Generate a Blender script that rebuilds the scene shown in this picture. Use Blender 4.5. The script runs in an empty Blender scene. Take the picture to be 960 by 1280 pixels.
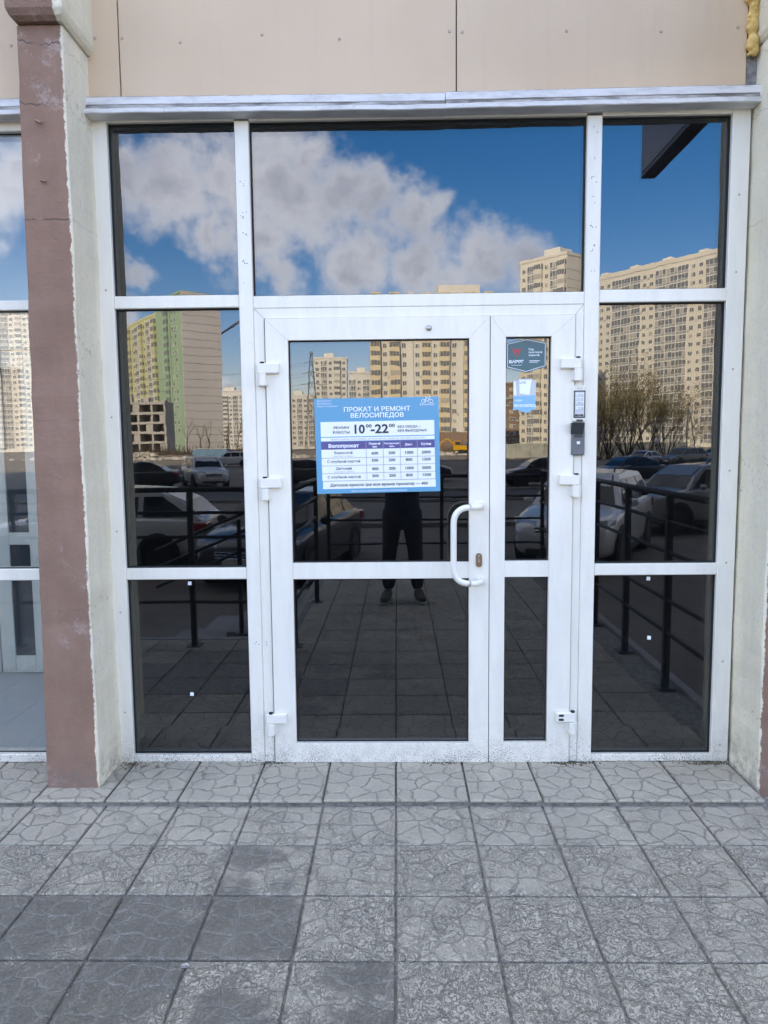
import bpy, bmesh, math, random
from mathutils import Vector, Matrix, Euler
import numpy as np

random.seed(11)
RNG = np.random.default_rng(5)
S = bpy.context.scene
COL = S.collection
R = math.radians

# ------------------------------------------------------------------ camera
CAM_Y, EYE = -3.1718, 1.49
pi_, ya_, ro_ = R(5.42233), R(-1.0497), R(-0.5504)
fw = Vector((math.sin(ya_) * math.cos(pi_), math.cos(ya_) * math.cos(pi_), -math.sin(pi_)))
rt = Vector((math.cos(ya_), -math.sin(ya_), 0))
up = rt.cross(fw)
r2 = rt * math.cos(ro_) + up * math.sin(ro_)
u2 = up * math.cos(ro_) - rt * math.sin(ro_)
cam = bpy.data.objects.new('camera', bpy.data.cameras.new('camera'))
COL.objects.link(cam)
cam.matrix_world = Matrix(((r2.x, u2.x, -fw.x, 0), (r2.y, u2.y, -fw.y, CAM_Y), (r2.z, u2.z, -fw.z, EYE), (0, 0, 0, 1)))
cam.data.sensor_fit = 'VERTICAL'
cam.data.sensor_height = 24.0
cam.data.lens = 893.083 / 1280 * 24.0
cam.data.clip_start = 0.02
cam.data.clip_end = 6000
S.camera = cam

# ------------------------------------------------------------------ light and sky
SUN_AZ, SUN_EL = R(-24), R(37)          # azimuth from +Y towards +X
SKY_STRENGTH, SUN_STRENGTH, EXPOSURE = 0.10, 4.8, 2.12
S.view_settings.view_transform = 'Standard'
S.view_settings.look = 'None'
S.view_settings.gamma = 1
S.view_settings.use_curve_mapping = False
S.view_settings.exposure = EXPOSURE
S.view_settings.use_white_balance = True          # camera white balance set for open shade
S.view_settings.white_balance_temperature = 9700
S.cycles.use_denoising = True
S.cycles.max_bounces = 10
S.cycles.transparent_max_bounces = 16
S.cycles.sample_clamp_indirect = 6
S.cycles.caustics_reflective = False
S.cycles.caustics_refractive = False

sun = bpy.data.objects.new('sun', bpy.data.lights.new('sun', 'SUN'))
COL.objects.link(sun)
sun.data.energy = SUN_STRENGTH
sun.data.angle = R(0.53)
sun.data.color = (1.0, 0.98, 0.955)
sdir = Vector((math.sin(SUN_AZ) * math.cos(SUN_EL), math.cos(SUN_AZ) * math.cos(SUN_EL), math.sin(SUN_EL)))
sun.rotation_euler = sdir.to_track_quat('Z', 'Y').to_euler()
sun.location = (0, 20, 90)

W = bpy.data.worlds.new('World')
S.world = W
W.use_nodes = True


class NT:
    """Small helper to write node trees."""

    def __init__(s, tree):
        s.t = tree

    def n(s, typ, ins=None, **kw):
        nd = s.t.nodes.new(typ)
        for k, v in kw.items():
            setattr(nd, k, v)
        for k, v in (ins or {}).items():
            sock = nd.inputs[k]
            if hasattr(v, 'is_linked') or isinstance(v, bpy.types.NodeSocket):
                s.t.links.new(v, sock)
            else:
                sock.default_value = v
        return nd

    def math(s, op, a, b=0.0, c=0.0, clamp=False):
        return s.n('ShaderNodeMath', {0: a, 1: b, 2: c}, operation=op, use_clamp=clamp).outputs[0]

    def ramp(s, x, a, b, lo=0.0, hi=1.0, smooth=True):
        return s.n('ShaderNodeMapRange', {'Value': x, 'From Min': a, 'From Max': b, 'To Min': lo, 'To Max': hi},
                   interpolation_type='SMOOTHSTEP' if smooth else 'LINEAR').outputs[0]

    def noise(s, vec, scale, detail=4, rough=0.55, dist=0.0, dims='3D', out='Fac'):
        return s.n('ShaderNodeTexNoise', {'Vector': vec, 'Scale': scale, 'Detail': detail, 'Roughness': rough,
                                          'Distortion': dist}, noise_dimensions=dims).outputs[out]

    def mix(s, f, a, b):
        return s.n('ShaderNodeMix', {0: f, 6: a, 7: b}, data_type='RGBA').outputs[2]

    def link(s, a, b):
        s.t.links.new(a, b)


def c4(c):
    return (c[0], c[1], c[2], 1.0)


wt = W.node_tree
wt.nodes.clear()
n = NT(wt)
tc = n.n('ShaderNodeTexCoord').outputs['Generated']
sky = n.n('ShaderNodeTexSky', sky_type='NISHITA', sun_disc=False, sun_elevation=SUN_EL, sun_rotation=SUN_AZ,
          altitude=150, air_density=1.0, dust_density=0.9, ozone_density=2.2).outputs['Color']
sky = n.n('ShaderNodeHueSaturation', {'Saturation': 1.5, 'Value': 1.66, 'Color': sky}).outputs['Color']
sky = n.n('ShaderNodeMix', {0: 1.0, 6: sky, 7: (1.0, 0.88, 1.13, 1)}, data_type='RGBA', blend_type='MULTIPLY').outputs[2]
# cumulus: soft clumps in fixed directions of the northern sky, broken up by noise, plus unseen cloud added all round to whiten the ambient light
CLUMPS = [(-0.317, -0.892, 0.321, 0.044), (-0.274, -0.908, 0.316, 0.063), (-0.212, -0.920, 0.329, 0.058), (-0.153, -0.928, 0.340, 0.063),
          (-0.116, -0.945, 0.307, 0.073), (-0.169, -0.950, 0.264, 0.058), (-0.054, -0.944, 0.325, 0.049), (0.007, -0.955, 0.295, 0.044),
          (0.038, -0.953, 0.300, 0.021), (-0.248, -0.933, 0.261, 0.027), (-0.209, -0.942, 0.263, 0.034), (-0.327, -0.920, 0.217, 0.021),
          (-0.046, -0.969, 0.242, 0.044), (0.028, -0.971, 0.237, 0.049), (0.111, -0.963, 0.244, 0.047), (0.173, -0.957, 0.231, 0.044),
          (-0.146, -0.964, 0.222, 0.034), (-0.102, -0.926, 0.363, 0.029), (-0.057, -0.973, 0.223, 0.039), (0.070, -0.974, 0.216, 0.044),
          (-0.351, -0.923, 0.161, 0.029), (-0.226, -0.971, 0.083, 0.018), (-0.438, -0.844, 0.310, 0.049), (-0.422, -0.857, 0.296, 0.039),
          (-0.479, -0.826, 0.296, 0.068)]
acc = None
warp = n.n('ShaderNodeVectorMath', {0: n.noise(tc, 9, 8, 0.6, out='Color'), 1: (0.5, 0.5, 0.5)}, operation='SUBTRACT').outputs[0]
wtc = n.n('ShaderNodeVectorMath', {0: warp, 1: (0.10, 0.10, 0.10), 2: tc}, operation='MULTIPLY_ADD').outputs[0]
for cx, cy, cz, cr in CLUMPS:
    d = n.n('ShaderNodeVectorMath', {0: wtc, 1: (cx, cy, cz)}, operation='DISTANCE').outputs['Value']
    v = n.math('MULTIPLY_ADD', d, -1.0 / (cr * 1.12), 1.0)
    acc = v if acc is None else n.n('ShaderNodeMath', {0: acc, 1: v, 2: 0.25}, operation='SMOOTH_MAX').outputs[0]
acc = n.math('MAXIMUM', acc, -1.2)
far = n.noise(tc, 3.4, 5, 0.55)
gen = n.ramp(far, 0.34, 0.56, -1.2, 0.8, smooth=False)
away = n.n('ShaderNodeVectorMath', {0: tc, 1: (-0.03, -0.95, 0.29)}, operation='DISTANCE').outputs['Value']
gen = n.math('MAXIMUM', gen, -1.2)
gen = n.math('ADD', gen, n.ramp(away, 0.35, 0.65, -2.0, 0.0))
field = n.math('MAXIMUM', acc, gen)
puff = n.noise(tc, 20, 12, 0.62, 0.0)
dens = n.math('MULTIPLY_ADD', n.math('SUBTRACT', puff, 0.5), 2.0, field)
alpha = n.ramp(dens, -0.24, 0.74)
shade = n.noise(tc, 8, 7, 0.58)
thick = n.ramp(n.math('MULTIPLY_ADD', n.math('SUBTRACT', shade, 0.5), 2.2, dens), 0.25, 1.2)
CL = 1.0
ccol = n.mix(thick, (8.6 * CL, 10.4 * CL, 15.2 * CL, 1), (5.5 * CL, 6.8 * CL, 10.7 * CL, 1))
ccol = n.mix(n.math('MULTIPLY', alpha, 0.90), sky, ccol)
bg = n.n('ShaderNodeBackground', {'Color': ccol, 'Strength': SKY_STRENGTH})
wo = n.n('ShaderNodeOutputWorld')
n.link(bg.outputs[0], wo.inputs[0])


# ------------------------------------------------------------------ materials
def mat(name, col=(0.5, 0.5, 0.5), rough=0.6, metal=0.0, fn=None, spec=0.5):
    m = bpy.data.materials.new(name)
    m.use_nodes = True
    t = NT(m.node_tree)
    b = m.node_tree.nodes['Principled BSDF']
    b.inputs['Base Color'].default_value = c4(col)
    b.inputs['Roughness'].default_value = rough
    b.inputs['Metallic'].default_value = metal
    b.inputs['Specular IOR Level'].default_value = spec
    if fn:
        fn(t, b)
    return m


def grain(a, b, scale=8, detail=6, bump=0.0, bscale=60, coords='Object', stretch=(1, 1, 1)):
    """noise between two colours with a fine bump"""
    def fn(t, p):
        v = t.n('ShaderNodeTexCoord').outputs[coords]
        v = t.n('ShaderNodeVectorMath', {0: v, 1: stretch}, operation='MULTIPLY').outputs[0]
        f = t.ramp(t.noise(v, scale, detail, 0.62), 0.3, 0.7)
        t.link(t.mix(f, c4(a), c4(b)), p.inputs['Base Color'])
        if bump:
            h = t.noise(v, bscale, 5, 0.6)
            bn = t.n('ShaderNodeBump', {'Height': h, 'Strength': 1.0, 'Distance': bump})
            t.link(bn.outputs[0], p.inputs['Normal'])
    return fn


def pos(t):
    return t.n('ShaderNodeNewGeometry').outputs['Position']


def sepz(t, v):
    return t.n('ShaderNodeSeparateXYZ', {0: v}).outputs


def pvc_fn(t, p):
    v = pos(t)
    x, y, z = sepz(t, v)
    base = t.mix(t.ramp(t.noise(t.n('ShaderNodeVectorMath', {0: v, 1: (6, 6, 1.2)}, operation='MULTIPLY').outputs[0], 3.0, 6, 0.65), 0.35, 0.75),
                 (0.82, 0.80, 0.715, 1), (0.76, 0.735, 0.655, 1))
    # splash dirt near the ground: small specks, denser lower down
    speck = t.noise(v, 210, 2, 0.5)
    low = t.ramp(z, 0.02, 0.42, 1.0, 0.0, smooth=False)
    low = t.math('POWER', low, 2.2)
    patch = t.ramp(t.noise(v, 7, 4, 0.6), 0.35, 0.65, 0.55, 1.0)
    thr = t.math('MULTIPLY_ADD', t.math('MULTIPLY', low, patch), -0.26, 0.73)
    m = t.ramp(t.math('SUBTRACT', speck, thr), 0.0, 0.05)
    base = t.mix(t.math('MULTIPLY', m, 0.85), base, (0.16, 0.15, 0.14, 1))
    film = t.math('MULTIPLY', low, t.ramp(t.noise(v, 26, 6, 0.7), 0.3, 0.75))
    base = t.mix(t.math('MULTIPLY', film, 0.40), base, (0.33, 0.31, 0.28, 1))
    t.link(base, p.inputs['Base Color'])
    bn = t.n('ShaderNodeBump', {'Height': t.noise(v, 40, 3, 0.5), 'Strength': 0.5, 'Distance': 0.0004})
    t.link(bn.outputs[0], p.inputs['Normal'])


def glass_mat(name, r0, tint, wob=0.0002, seed=0.0, dust=0.0):
    m = bpy.data.materials.new(name)
    m.use_nodes = True
    t = NT(m.node_tree)
    m.node_tree.nodes.clear()
    out = t.n('ShaderNodeOutputMaterial')
    v = pos(t)
    obj = t.n('ShaderNodeObjectInfo').outputs['Random']
    vo = t.n('ShaderNodeVectorMath', {0: v, 1: t.math('MULTIPLY', obj, 37.0)}, operation='ADD').outputs[0]
    h = t.math('ADD', t.noise(vo, 1.6, 1, 0.5), t.math('MULTIPLY', t.noise(vo, 11, 2, 0.5), 0.10))
    bump = t.n('ShaderNodeBump', {'Height': h, 'Strength': 1.0, 'Distance': wob}).outputs[0]
    geo = t.n('ShaderNodeNewGeometry')
    c = t.n('ShaderNodeVectorMath', {0: geo.outputs['Incoming'], 1: geo.outputs['Normal']}, operation='DOT_PRODUCT').outputs['Value']
    c = t.math('SUBTRACT', 1.0, t.math('ABSOLUTE', c), clamp=True)
    f = t.math('MULTIPLY_ADD', t.math('POWER', c, 5.0), 1 - r0, r0)
    gl = t.n('ShaderNodeBsdfGlossy', {'Color': (1.0, 1.0, 1.0, 1), 'Roughness': 0.0, 'Normal': bump})
    tr = t.n('ShaderNodeBsdfTransparent', {'Color': c4(tint)})
    mx = t.n('ShaderNodeMixShader', {0: f, 1: tr.outputs[0], 2: gl.outputs[0]})
    res = mx.outputs[0]
    if dust:
        z = sepz(t, v)[2]
        d = t.n('ShaderNodeBsdfDiffuse', {'Color': (0.42, 0.42, 0.40, 1)})
        low = t.math('POWER', t.ramp(z, 0.05, 0.9, 1.0, 0.12, smooth=False), 2.0)
        spot = t.ramp(t.noise(v, 170, 3, 0.6), 0.56, 0.74, 0.0, 1.0)
        film = t.ramp(t.noise(v, 6, 5, 0.65), 0.35, 0.8, 0.1, 0.6)
        fac = t.math('MULTIPLY', t.math('MULTIPLY', low, dust), t.math('ADD', spot, film))
        fac = t.math('ADD', fac, 0.004)
        res = t.n('ShaderNodeMixShader', {0: fac, 1: res, 2: d.outputs[0]}).outputs[0]
    t.link(res, out.inputs[0])
    return m


def paving_fn(t, p):
    v = t.n('ShaderNodeTexCoord').outputs['Object']
    oi = t.n('ShaderNodeObjectInfo')
    dark = t.n('ShaderNodeSeparateColor', {0: oi.outputs['Color']}).outputs[0]
    worn = t.n('ShaderNodeSeparateColor', {0: oi.outputs['Color']}).outputs[1]
    rnd = oi.outputs['Random']
    off = t.n('ShaderNodeVectorMath', {0: v, 1: t.math('MULTIPLY', rnd, 53.0)}, operation='ADD').outputs[0]
    wv = t.n('ShaderNodeVectorMath', {0: t.noise(off, 11, 2, 0.5, out='Color'), 1: (0.055, 0.055, 0), 2: off}, operation='MULTIPLY_ADD').outputs[0]
    wv = t.n('ShaderNodeVectorMath', {0: t.noise(off, 48, 3, 0.6, out='Color'), 1: (0.022, 0.022, 0), 2: wv}, operation='MULTIPLY_ADD').outputs[0]
    vo = t.n('ShaderNodeTexVoronoi', {'Vector': wv, 'Scale': 11.5, 'Randomness': 0.85}, feature='DISTANCE_TO_EDGE', voronoi_dimensions='2D')
    cell = t.n('ShaderNodeTexVoronoi', {'Vector': wv, 'Scale': 11.5, 'Randomness': 0.85}, feature='F1', voronoi_dimensions='2D').outputs['Color']
    edge = vo.outputs['Distance']
    wpos = pos(t)
    wearmap = t.math('ADD', worn, t.ramp(t.noise(wpos, 5.5, 5, 0.65), 0.3, 0.72, -0.45, 0.45))
    wear = t.ramp(wearmap, 0.05, 0.95, 0.18, 1.0)
    groove = t.ramp(edge, 0.008, 0.075)                      # 0 in the joint between cast stones
    # swirly worn relief
    sw = t.noise(off, 30, 4, 0.6, 3.2)
    swl = t.ramp(t.math('ABSOLUTE', t.math('SUBTRACT', sw, 0.5)), 0.0, 0.06)
    sw2 = t.noise(off, 74, 4, 0.6, 1.6)
    sw2l = t.ramp(t.math('ABSOLUTE', t.math('SUBTRACT', sw2, 0.5)), 0.0, 0.07)
    fine = t.noise(off, 190, 4, 0.65)
    blot = t.ramp(t.noise(wpos, 3.0, 5, 0.65), 0.3, 0.7)
    light = t.mix(blot, (0.50, 0.462, 0.375, 1), (0.60, 0.55, 0.445, 1))
    light = t.mix(t.math('MULTIPLY', t.n('ShaderNodeSeparateColor', {0: cell}).outputs[0], 0.30), light, (0.445, 0.412, 0.34, 1))
    light = t.mix(t.ramp(rnd, 0.0, 1.0, 0.0, 0.30, smooth=False), light, (0.46, 0.425, 0.352, 1))
    deep = (0.17, 0.16, 0.138, 1)
    worncol = t.mix(t.math('MULTIPLY', swl, t.ramp(sw2l, 0, 1, 0.72, 1.0)), (0.25, 0.232, 0.188, 1), t.mix(0.24, light, (0.64, 0.595, 0.50, 1)))
    stone = t.mix(wear, light, worncol)
    gvis = t.math('MULTIPLY', t.math('SUBTRACT', 1.0, groove), t.math('MULTIPLY', t.ramp(wear, 0, 1, 0.60, 0.34), t.ramp(t.noise(off, 13, 4, 0.6), 0.34, 0.6, 0.30, 1.0)))
    dry = t.mix(gvis, stone, deep)
    # damp dirty slabs: darker stones, pale dust in the joints
    wetst = t.mix(swl, (0.35, 0.327, 0.272, 1), (0.205, 0.193, 0.162, 1))
    wet = t.mix(t.math('MULTIPLY', t.math('SUBTRACT', 1.0, t.ramp(edge, 0.02, 0.13)), 0.85), wetst, (0.33, 0.318, 0.28, 1))
    dk = t.ramp(t.math('ADD', dark, t.ramp(t.noise(wpos, 4.5, 5, 0.6), 0.3, 0.7, -0.55, 0.45)), 0.30, 0.72)
    dk = t.math('MULTIPLY', dk, t.ramp(dark, 0.05, 0.4))
    col = t.mix(dk, dry, wet)
    col = t.mix(t.ramp(fine, 0.45, 0.75, 0.0, 0.25), col, (0.20, 0.19, 0.165, 1))
    moss = t.math('MULTIPLY', t.ramp(t.noise(wpos, 4.0, 6, 0.7), 0.55, 0.72), 0.35)
    col = t.mix(moss, col, (0.31, 0.295, 0.235, 1))
    t.link(col, p.inputs['Base Color'])
    t.link(t.ramp(dk, 0, 1, 0.86, 0.62), p.inputs['Roughness'])
    h = t.math('MULTIPLY', groove, 1.0)
    h = t.math('ADD', h, t.math('MULTIPLY', t.math('MULTIPLY', swl, t.math('ADD', wear, 0.12)), 0.55))
    h = t.math('ADD', h, t.math('MULTIPLY', sw2l, 0.16))
    h = t.math('ADD', h, t.math('MULTIPLY', t.noise(off, 24, 4, 0.6), 0.9))
    h = t.math('ADD', h, t.math('MULTIPLY', fine, 0.22))
    bn = t.n('ShaderNodeBump', {'Height': h, 'Strength': 1.0, 'Distance': 0.0055})
    t.link(bn.outputs[0], p.inputs['Normal'])


def pillar_fn(side):
    """mauve paint on the front, cream on the reveal, ragged line between them at world x = side"""
    def fn(t, p):
        v = pos(t)
        x, y, z = sepz(t, v)
        vs = t.n('ShaderNodeVectorMath', {0: v, 1: (1, 1, 0.8)}, operation='MULTIPLY').outputs[0]
        rag = t.ramp(t.noise(vs, 38, 6, 0.75), 0.25, 0.75, -0.008, 0.008, smooth=False)
        sgn = 1.0 if side < 0 else -1.0
        dx = t.math('MULTIPLY', t.math('SUBTRACT', x, side), sgn)
        frontness = t.ramp(t.math('ADD', t.math('ADD', dx, rag), 0.008), -0.002, 0.002, 1.0, 0.0)
        big = t.ramp(t.noise(v, 5, 6, 0.65), 0.3, 0.72)
        streak = t.ramp(t.noise(t.n('ShaderNodeVectorMath', {0: v, 1: (16, 16, 1.6)}, operation='MULTIPLY').outputs[0], 1.5, 4, 0.6), 0.35, 0.75)
        mauve = t.mix(big, (0.245, 0.142, 0.102, 1), (0.31, 0.187, 0.138, 1))
        mauve = t.mix(t.math('MULTIPLY', streak, 0.35), mauve, (0.225, 0.13, 0.095, 1))
        scuff = t.math('MULTIPLY', t.ramp(t.noise(v, 9, 7, 0.78), 0.54, 0.70), t.ramp(t.noise(v, 2.3, 2, 0.5), 0.44, 0.6))
        mauve = t.mix(t.math('MULTIPLY', scuff, 0.7), mauve, (0.44, 0.36, 0.32, 1))
        cream = t.mix(big, (0.74, 0.675, 0.51, 1), (0.81, 0.755, 0.59, 1))
        cream = t.mix(t.math('MULTIPLY', streak, 0.22), cream, (0.52, 0.50, 0.43, 1))
        col = t.mix(frontness, cream, mauve)
        lowd = t.math('MULTIPLY', t.ramp(z, 0.0, 0.28, 1.0, 0.0), t.ramp(t.noise(v, 22, 6, 0.7), 0.38, 0.68))
        col = t.mix(t.math('MULTIPLY', lowd, 0.75), col, (0.17, 0.15, 0.135, 1))
        # chipped paint line on the arris
        chip = t.math('MULTIPLY', t.ramp(t.math('ABSOLUTE', dx), 0.0, 0.014, 1.0, 0.0), t.ramp(t.noise(v, 75, 4, 0.7), 0.55, 0.62))
        col = t.mix(t.math('MULTIPLY', chip, 0.8), col, (0.62, 0.60, 0.55, 1))
        # settlement cracks
        for cz, amp in ((2.395, 0.02), (2.835, 0.05), (1.60, 0.012), (3.06, 0.06)):
            wob = t.math('MULTIPLY_ADD', t.noise(t.n('ShaderNodeVectorMath', {0: v, 1: (1, 1, 0)}, operation='MULTIPLY').outputs[0], 9 + cz, 6, 0.6), amp * 2, cz - amp)
            d = t.math('ABSOLUTE', t.math('SUBTRACT', z, wob))
            line = t.math('MULTIPLY', t.ramp(d, 0.0012, 0.0042, 1.0, 0.0), t.ramp(t.noise(v, 14, 3, 0.5), 0.36, 0.5))
            if cz == 1.60:
                line = t.math('MULTIPLY', line, 0.25)
            line = t.math('MULTIPLY', line, t.ramp(frontness, 0, 1, 0.25, 1.0))
            col = t.mix(t.math('MULTIPLY', line, 0.85), col, (0.07, 0.055, 0.05, 1))
        t.link(col, p.inputs['Base Color'])
        brush = t.noise(t.n('ShaderNodeVectorMath', {0: v, 1: (7, 7, 70)}, operation='MULTIPLY').outputs[0], 1.0, 5, 0.65)
        h = t.math('ADD', t.math('MULTIPLY', t.math('ADD', t.noise(v, 30, 6, 0.7), t.math('MULTIPLY', brush, 0.35)), 1.0), t.math('MULTIPLY', t.noise(v, 150, 4, 0.6), 0.35))
        rough = t.ramp(z, 3.10, 3.14, 0.0035, 0.010, smooth=False)
        bn = t.n('ShaderNodeBump', {'Height': h, 'Strength': 1.0, 'Distance': rough})
        t.link(bn.outputs[0], p.inputs['Normal'])
    return fn


def clad_fn(t, p):
    v = pos(t)
    x, y, z = sepz(t, v)
    f = t.ramp(t.noise(v, 1.2, 5, 0.6), 0.3, 0.7)
    col = t.mix(f, (0.62, 0.458, 0.312, 1), (0.67, 0.505, 0.35, 1))
    st = t.noise(t.n('ShaderNodeVectorMath', {0: v, 1: (22, 22, 1.5)}, operation='MULTIPLY').outputs[0], 1.0, 5, 0.6)
    col = t.mix(t.math('MULTIPLY', t.ramp(st, 0.5, 0.8), 0.22), col, (0.47, 0.37, 0.27, 1))
    sp = t.ramp(t.noise(v, 34, 6, 0.75), 0.70, 0.76)
    col = t.mix(t.math('MULTIPLY', sp, 0.35), col, (0.30, 0.24, 0.19, 1))
    t.link(col, p.inputs['Base Color'])
    bn = t.n('ShaderNodeBump', {'Height': t.noise(v, 5, 2, 0.5), 'Strength': 0.5, 'Distance': 0.003})
    t.link(bn.outputs[0], p.inputs['Normal'])


def flash_fn(t, p):
    v = pos(t)
    f = t.noise(t.n('ShaderNodeVectorMath', {0: v, 1: (2.0, 9, 9)}, operation='MULTIPLY').outputs[0], 3.2, 7, 0.72)
    col = t.mix(t.ramp(f, 0.4, 0.72), (0.70, 0.71, 0.72, 1), (0.50, 0.50, 0.49, 1))
    nz = sepz(t, t.n('ShaderNodeNewGeometry').outputs['Normal'])[2]
    dirt = t.math('MULTIPLY', t.ramp(nz, 0.25, 0.8), t.ramp(t.noise(v, 30, 6, 0.7), 0.2, 0.6))
    col = t.mix(dirt, col, (0.15, 0.14, 0.125, 1))
    sp = t.ramp(t.noise(v, 48, 6, 0.75), 0.62, 0.70)
    col = t.mix(t.math('MULTIPLY', sp, 0.5), col, (0.22, 0.20, 0.18, 1))
    t.link(col, p.inputs['Base Color'])


def ground_fn(t, p):
    v = pos(t)
    f = t.ramp(t.noise(v, 0.22, 7, 0.65), 0.32, 0.68)
    col = t.mix(f, (0.13, 0.105, 0.085, 1), (0.20, 0.175, 0.15, 1))
    g = t.ramp(t.noise(v, 1.7, 6, 0.7), 0.45, 0.7)
    col = t.mix(t.math('MULTIPLY', g, 0.6), col, (0.085, 0.078, 0.07, 1))
    t.link(col, p.inputs['Base Color'])
    bn = t.n('ShaderNodeBump', {'Height': t.noise(v, 3, 8, 0.7), 'Strength': 0.8, 'Distance': 0.05})
    t.link(bn.outputs[0], p.inputs['Normal'])


M = {}
M['pvc'] = mat('white_plastic_frame', rough=0.34, fn=pvc_fn)
M['gasket'] = mat('black_rubber', (0.012, 0.013, 0.014), 0.7)
M['gap'] = mat('dark_joint', (0.02, 0.021, 0.022), 0.9)
M['glass'] = glass_mat('tinted_glass', 0.11, (0.36, 0.40, 0.40), 0.00046, dust=0.035)
M['glass_clear'] = glass_mat('clear_glass', 0.085, (0.92, 0.94, 0.935), 0.00035, dust=0.06)
M['paving'] = mat('cast_stone_paving', rough=0.85, fn=paving_fn)
M['bedding'] = mat('dirty_joint_filling', rough=0.95, fn=grain((0.13, 0.125, 0.115), (0.30, 0.285, 0.26), 45, 6, 0.003, 120))
M['pillar_w'] = mat('painted_plaster_west', rough=0.9, fn=pillar_fn(-1.288))
M['pillar_e'] = mat('painted_plaster_east', rough=0.9, fn=pillar_fn(1.512))
M['clad'] = mat('beige_cladding', rough=0.55, fn=clad_fn)
M['flash'] = mat('weathered_white_metal', rough=0.5, fn=flash_fn)
M['rivet'] = mat('aged_rivet', (0.46, 0.37, 0.29), 0.5)
M['mortar'] = mat('rough_mortar', rough=0.95, fn=grain((0.16, 0.155, 0.15), (0.30, 0.29, 0.28), 40, 6, 0.006, 90))
M['foam'] = mat('yellow_mounting_foam', rough=0.75, fn=grain((0.62, 0.36, 0.10), (0.74, 0.52, 0.20), 26, 5, 0.003, 120))
M['ground'] = mat('packed_dirt', rough=0.95, fn=ground_fn)
M['asphalt'] = mat('old_asphalt', rough=0.9, fn=grain((0.050, 0.050, 0.052), (0.085, 0.082, 0.08), 0.6, 8, 0.01, 30))
M['kerb'] = mat('kerb_concrete', rough=0.9, fn=grain((0.22, 0.215, 0.21), (0.32, 0.31, 0.30), 3, 6, 0.003, 60))
M['rail'] = mat('black_painted_steel', (0.03, 0.03, 0.033), 0.5)
M['steel'] = mat('worn_steel', (0.45, 0.44, 0.42), 0.35, 1.0)
M['brass'] = mat('tarnished_brass', (0.30, 0.20, 0.13), 0.38, 0.9)
M['white'] = mat('white_enamel', (0.78, 0.765, 0.70), 0.3)
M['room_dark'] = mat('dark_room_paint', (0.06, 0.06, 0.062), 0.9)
M['room_floor'] = mat('grey_floor_tiles', rough=0.6, fn=grain((0.50, 0.50, 0.49), (0.58, 0.57, 0.56), 2, 4))
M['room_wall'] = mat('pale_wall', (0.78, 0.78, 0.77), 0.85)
M['upper'] = mat('rendered_upper_wall', rough=0.9, fn=grain((0.50, 0.46, 0.40), (0.58, 0.54, 0.48), 0.4, 5))
M['winglass'] = mat('dark_window_glass', (0.045, 0.055, 0.065), 0.08)
M['signbox'] = mat('dark_sign_casing', rough=0.45, fn=grain((0.045, 0.045, 0.055), (0.075, 0.075, 0.09), 2, 4))
M['signface'] = mat('grey_violet_sign_face', (0.17, 0.165, 0.21), 0.4)


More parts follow.
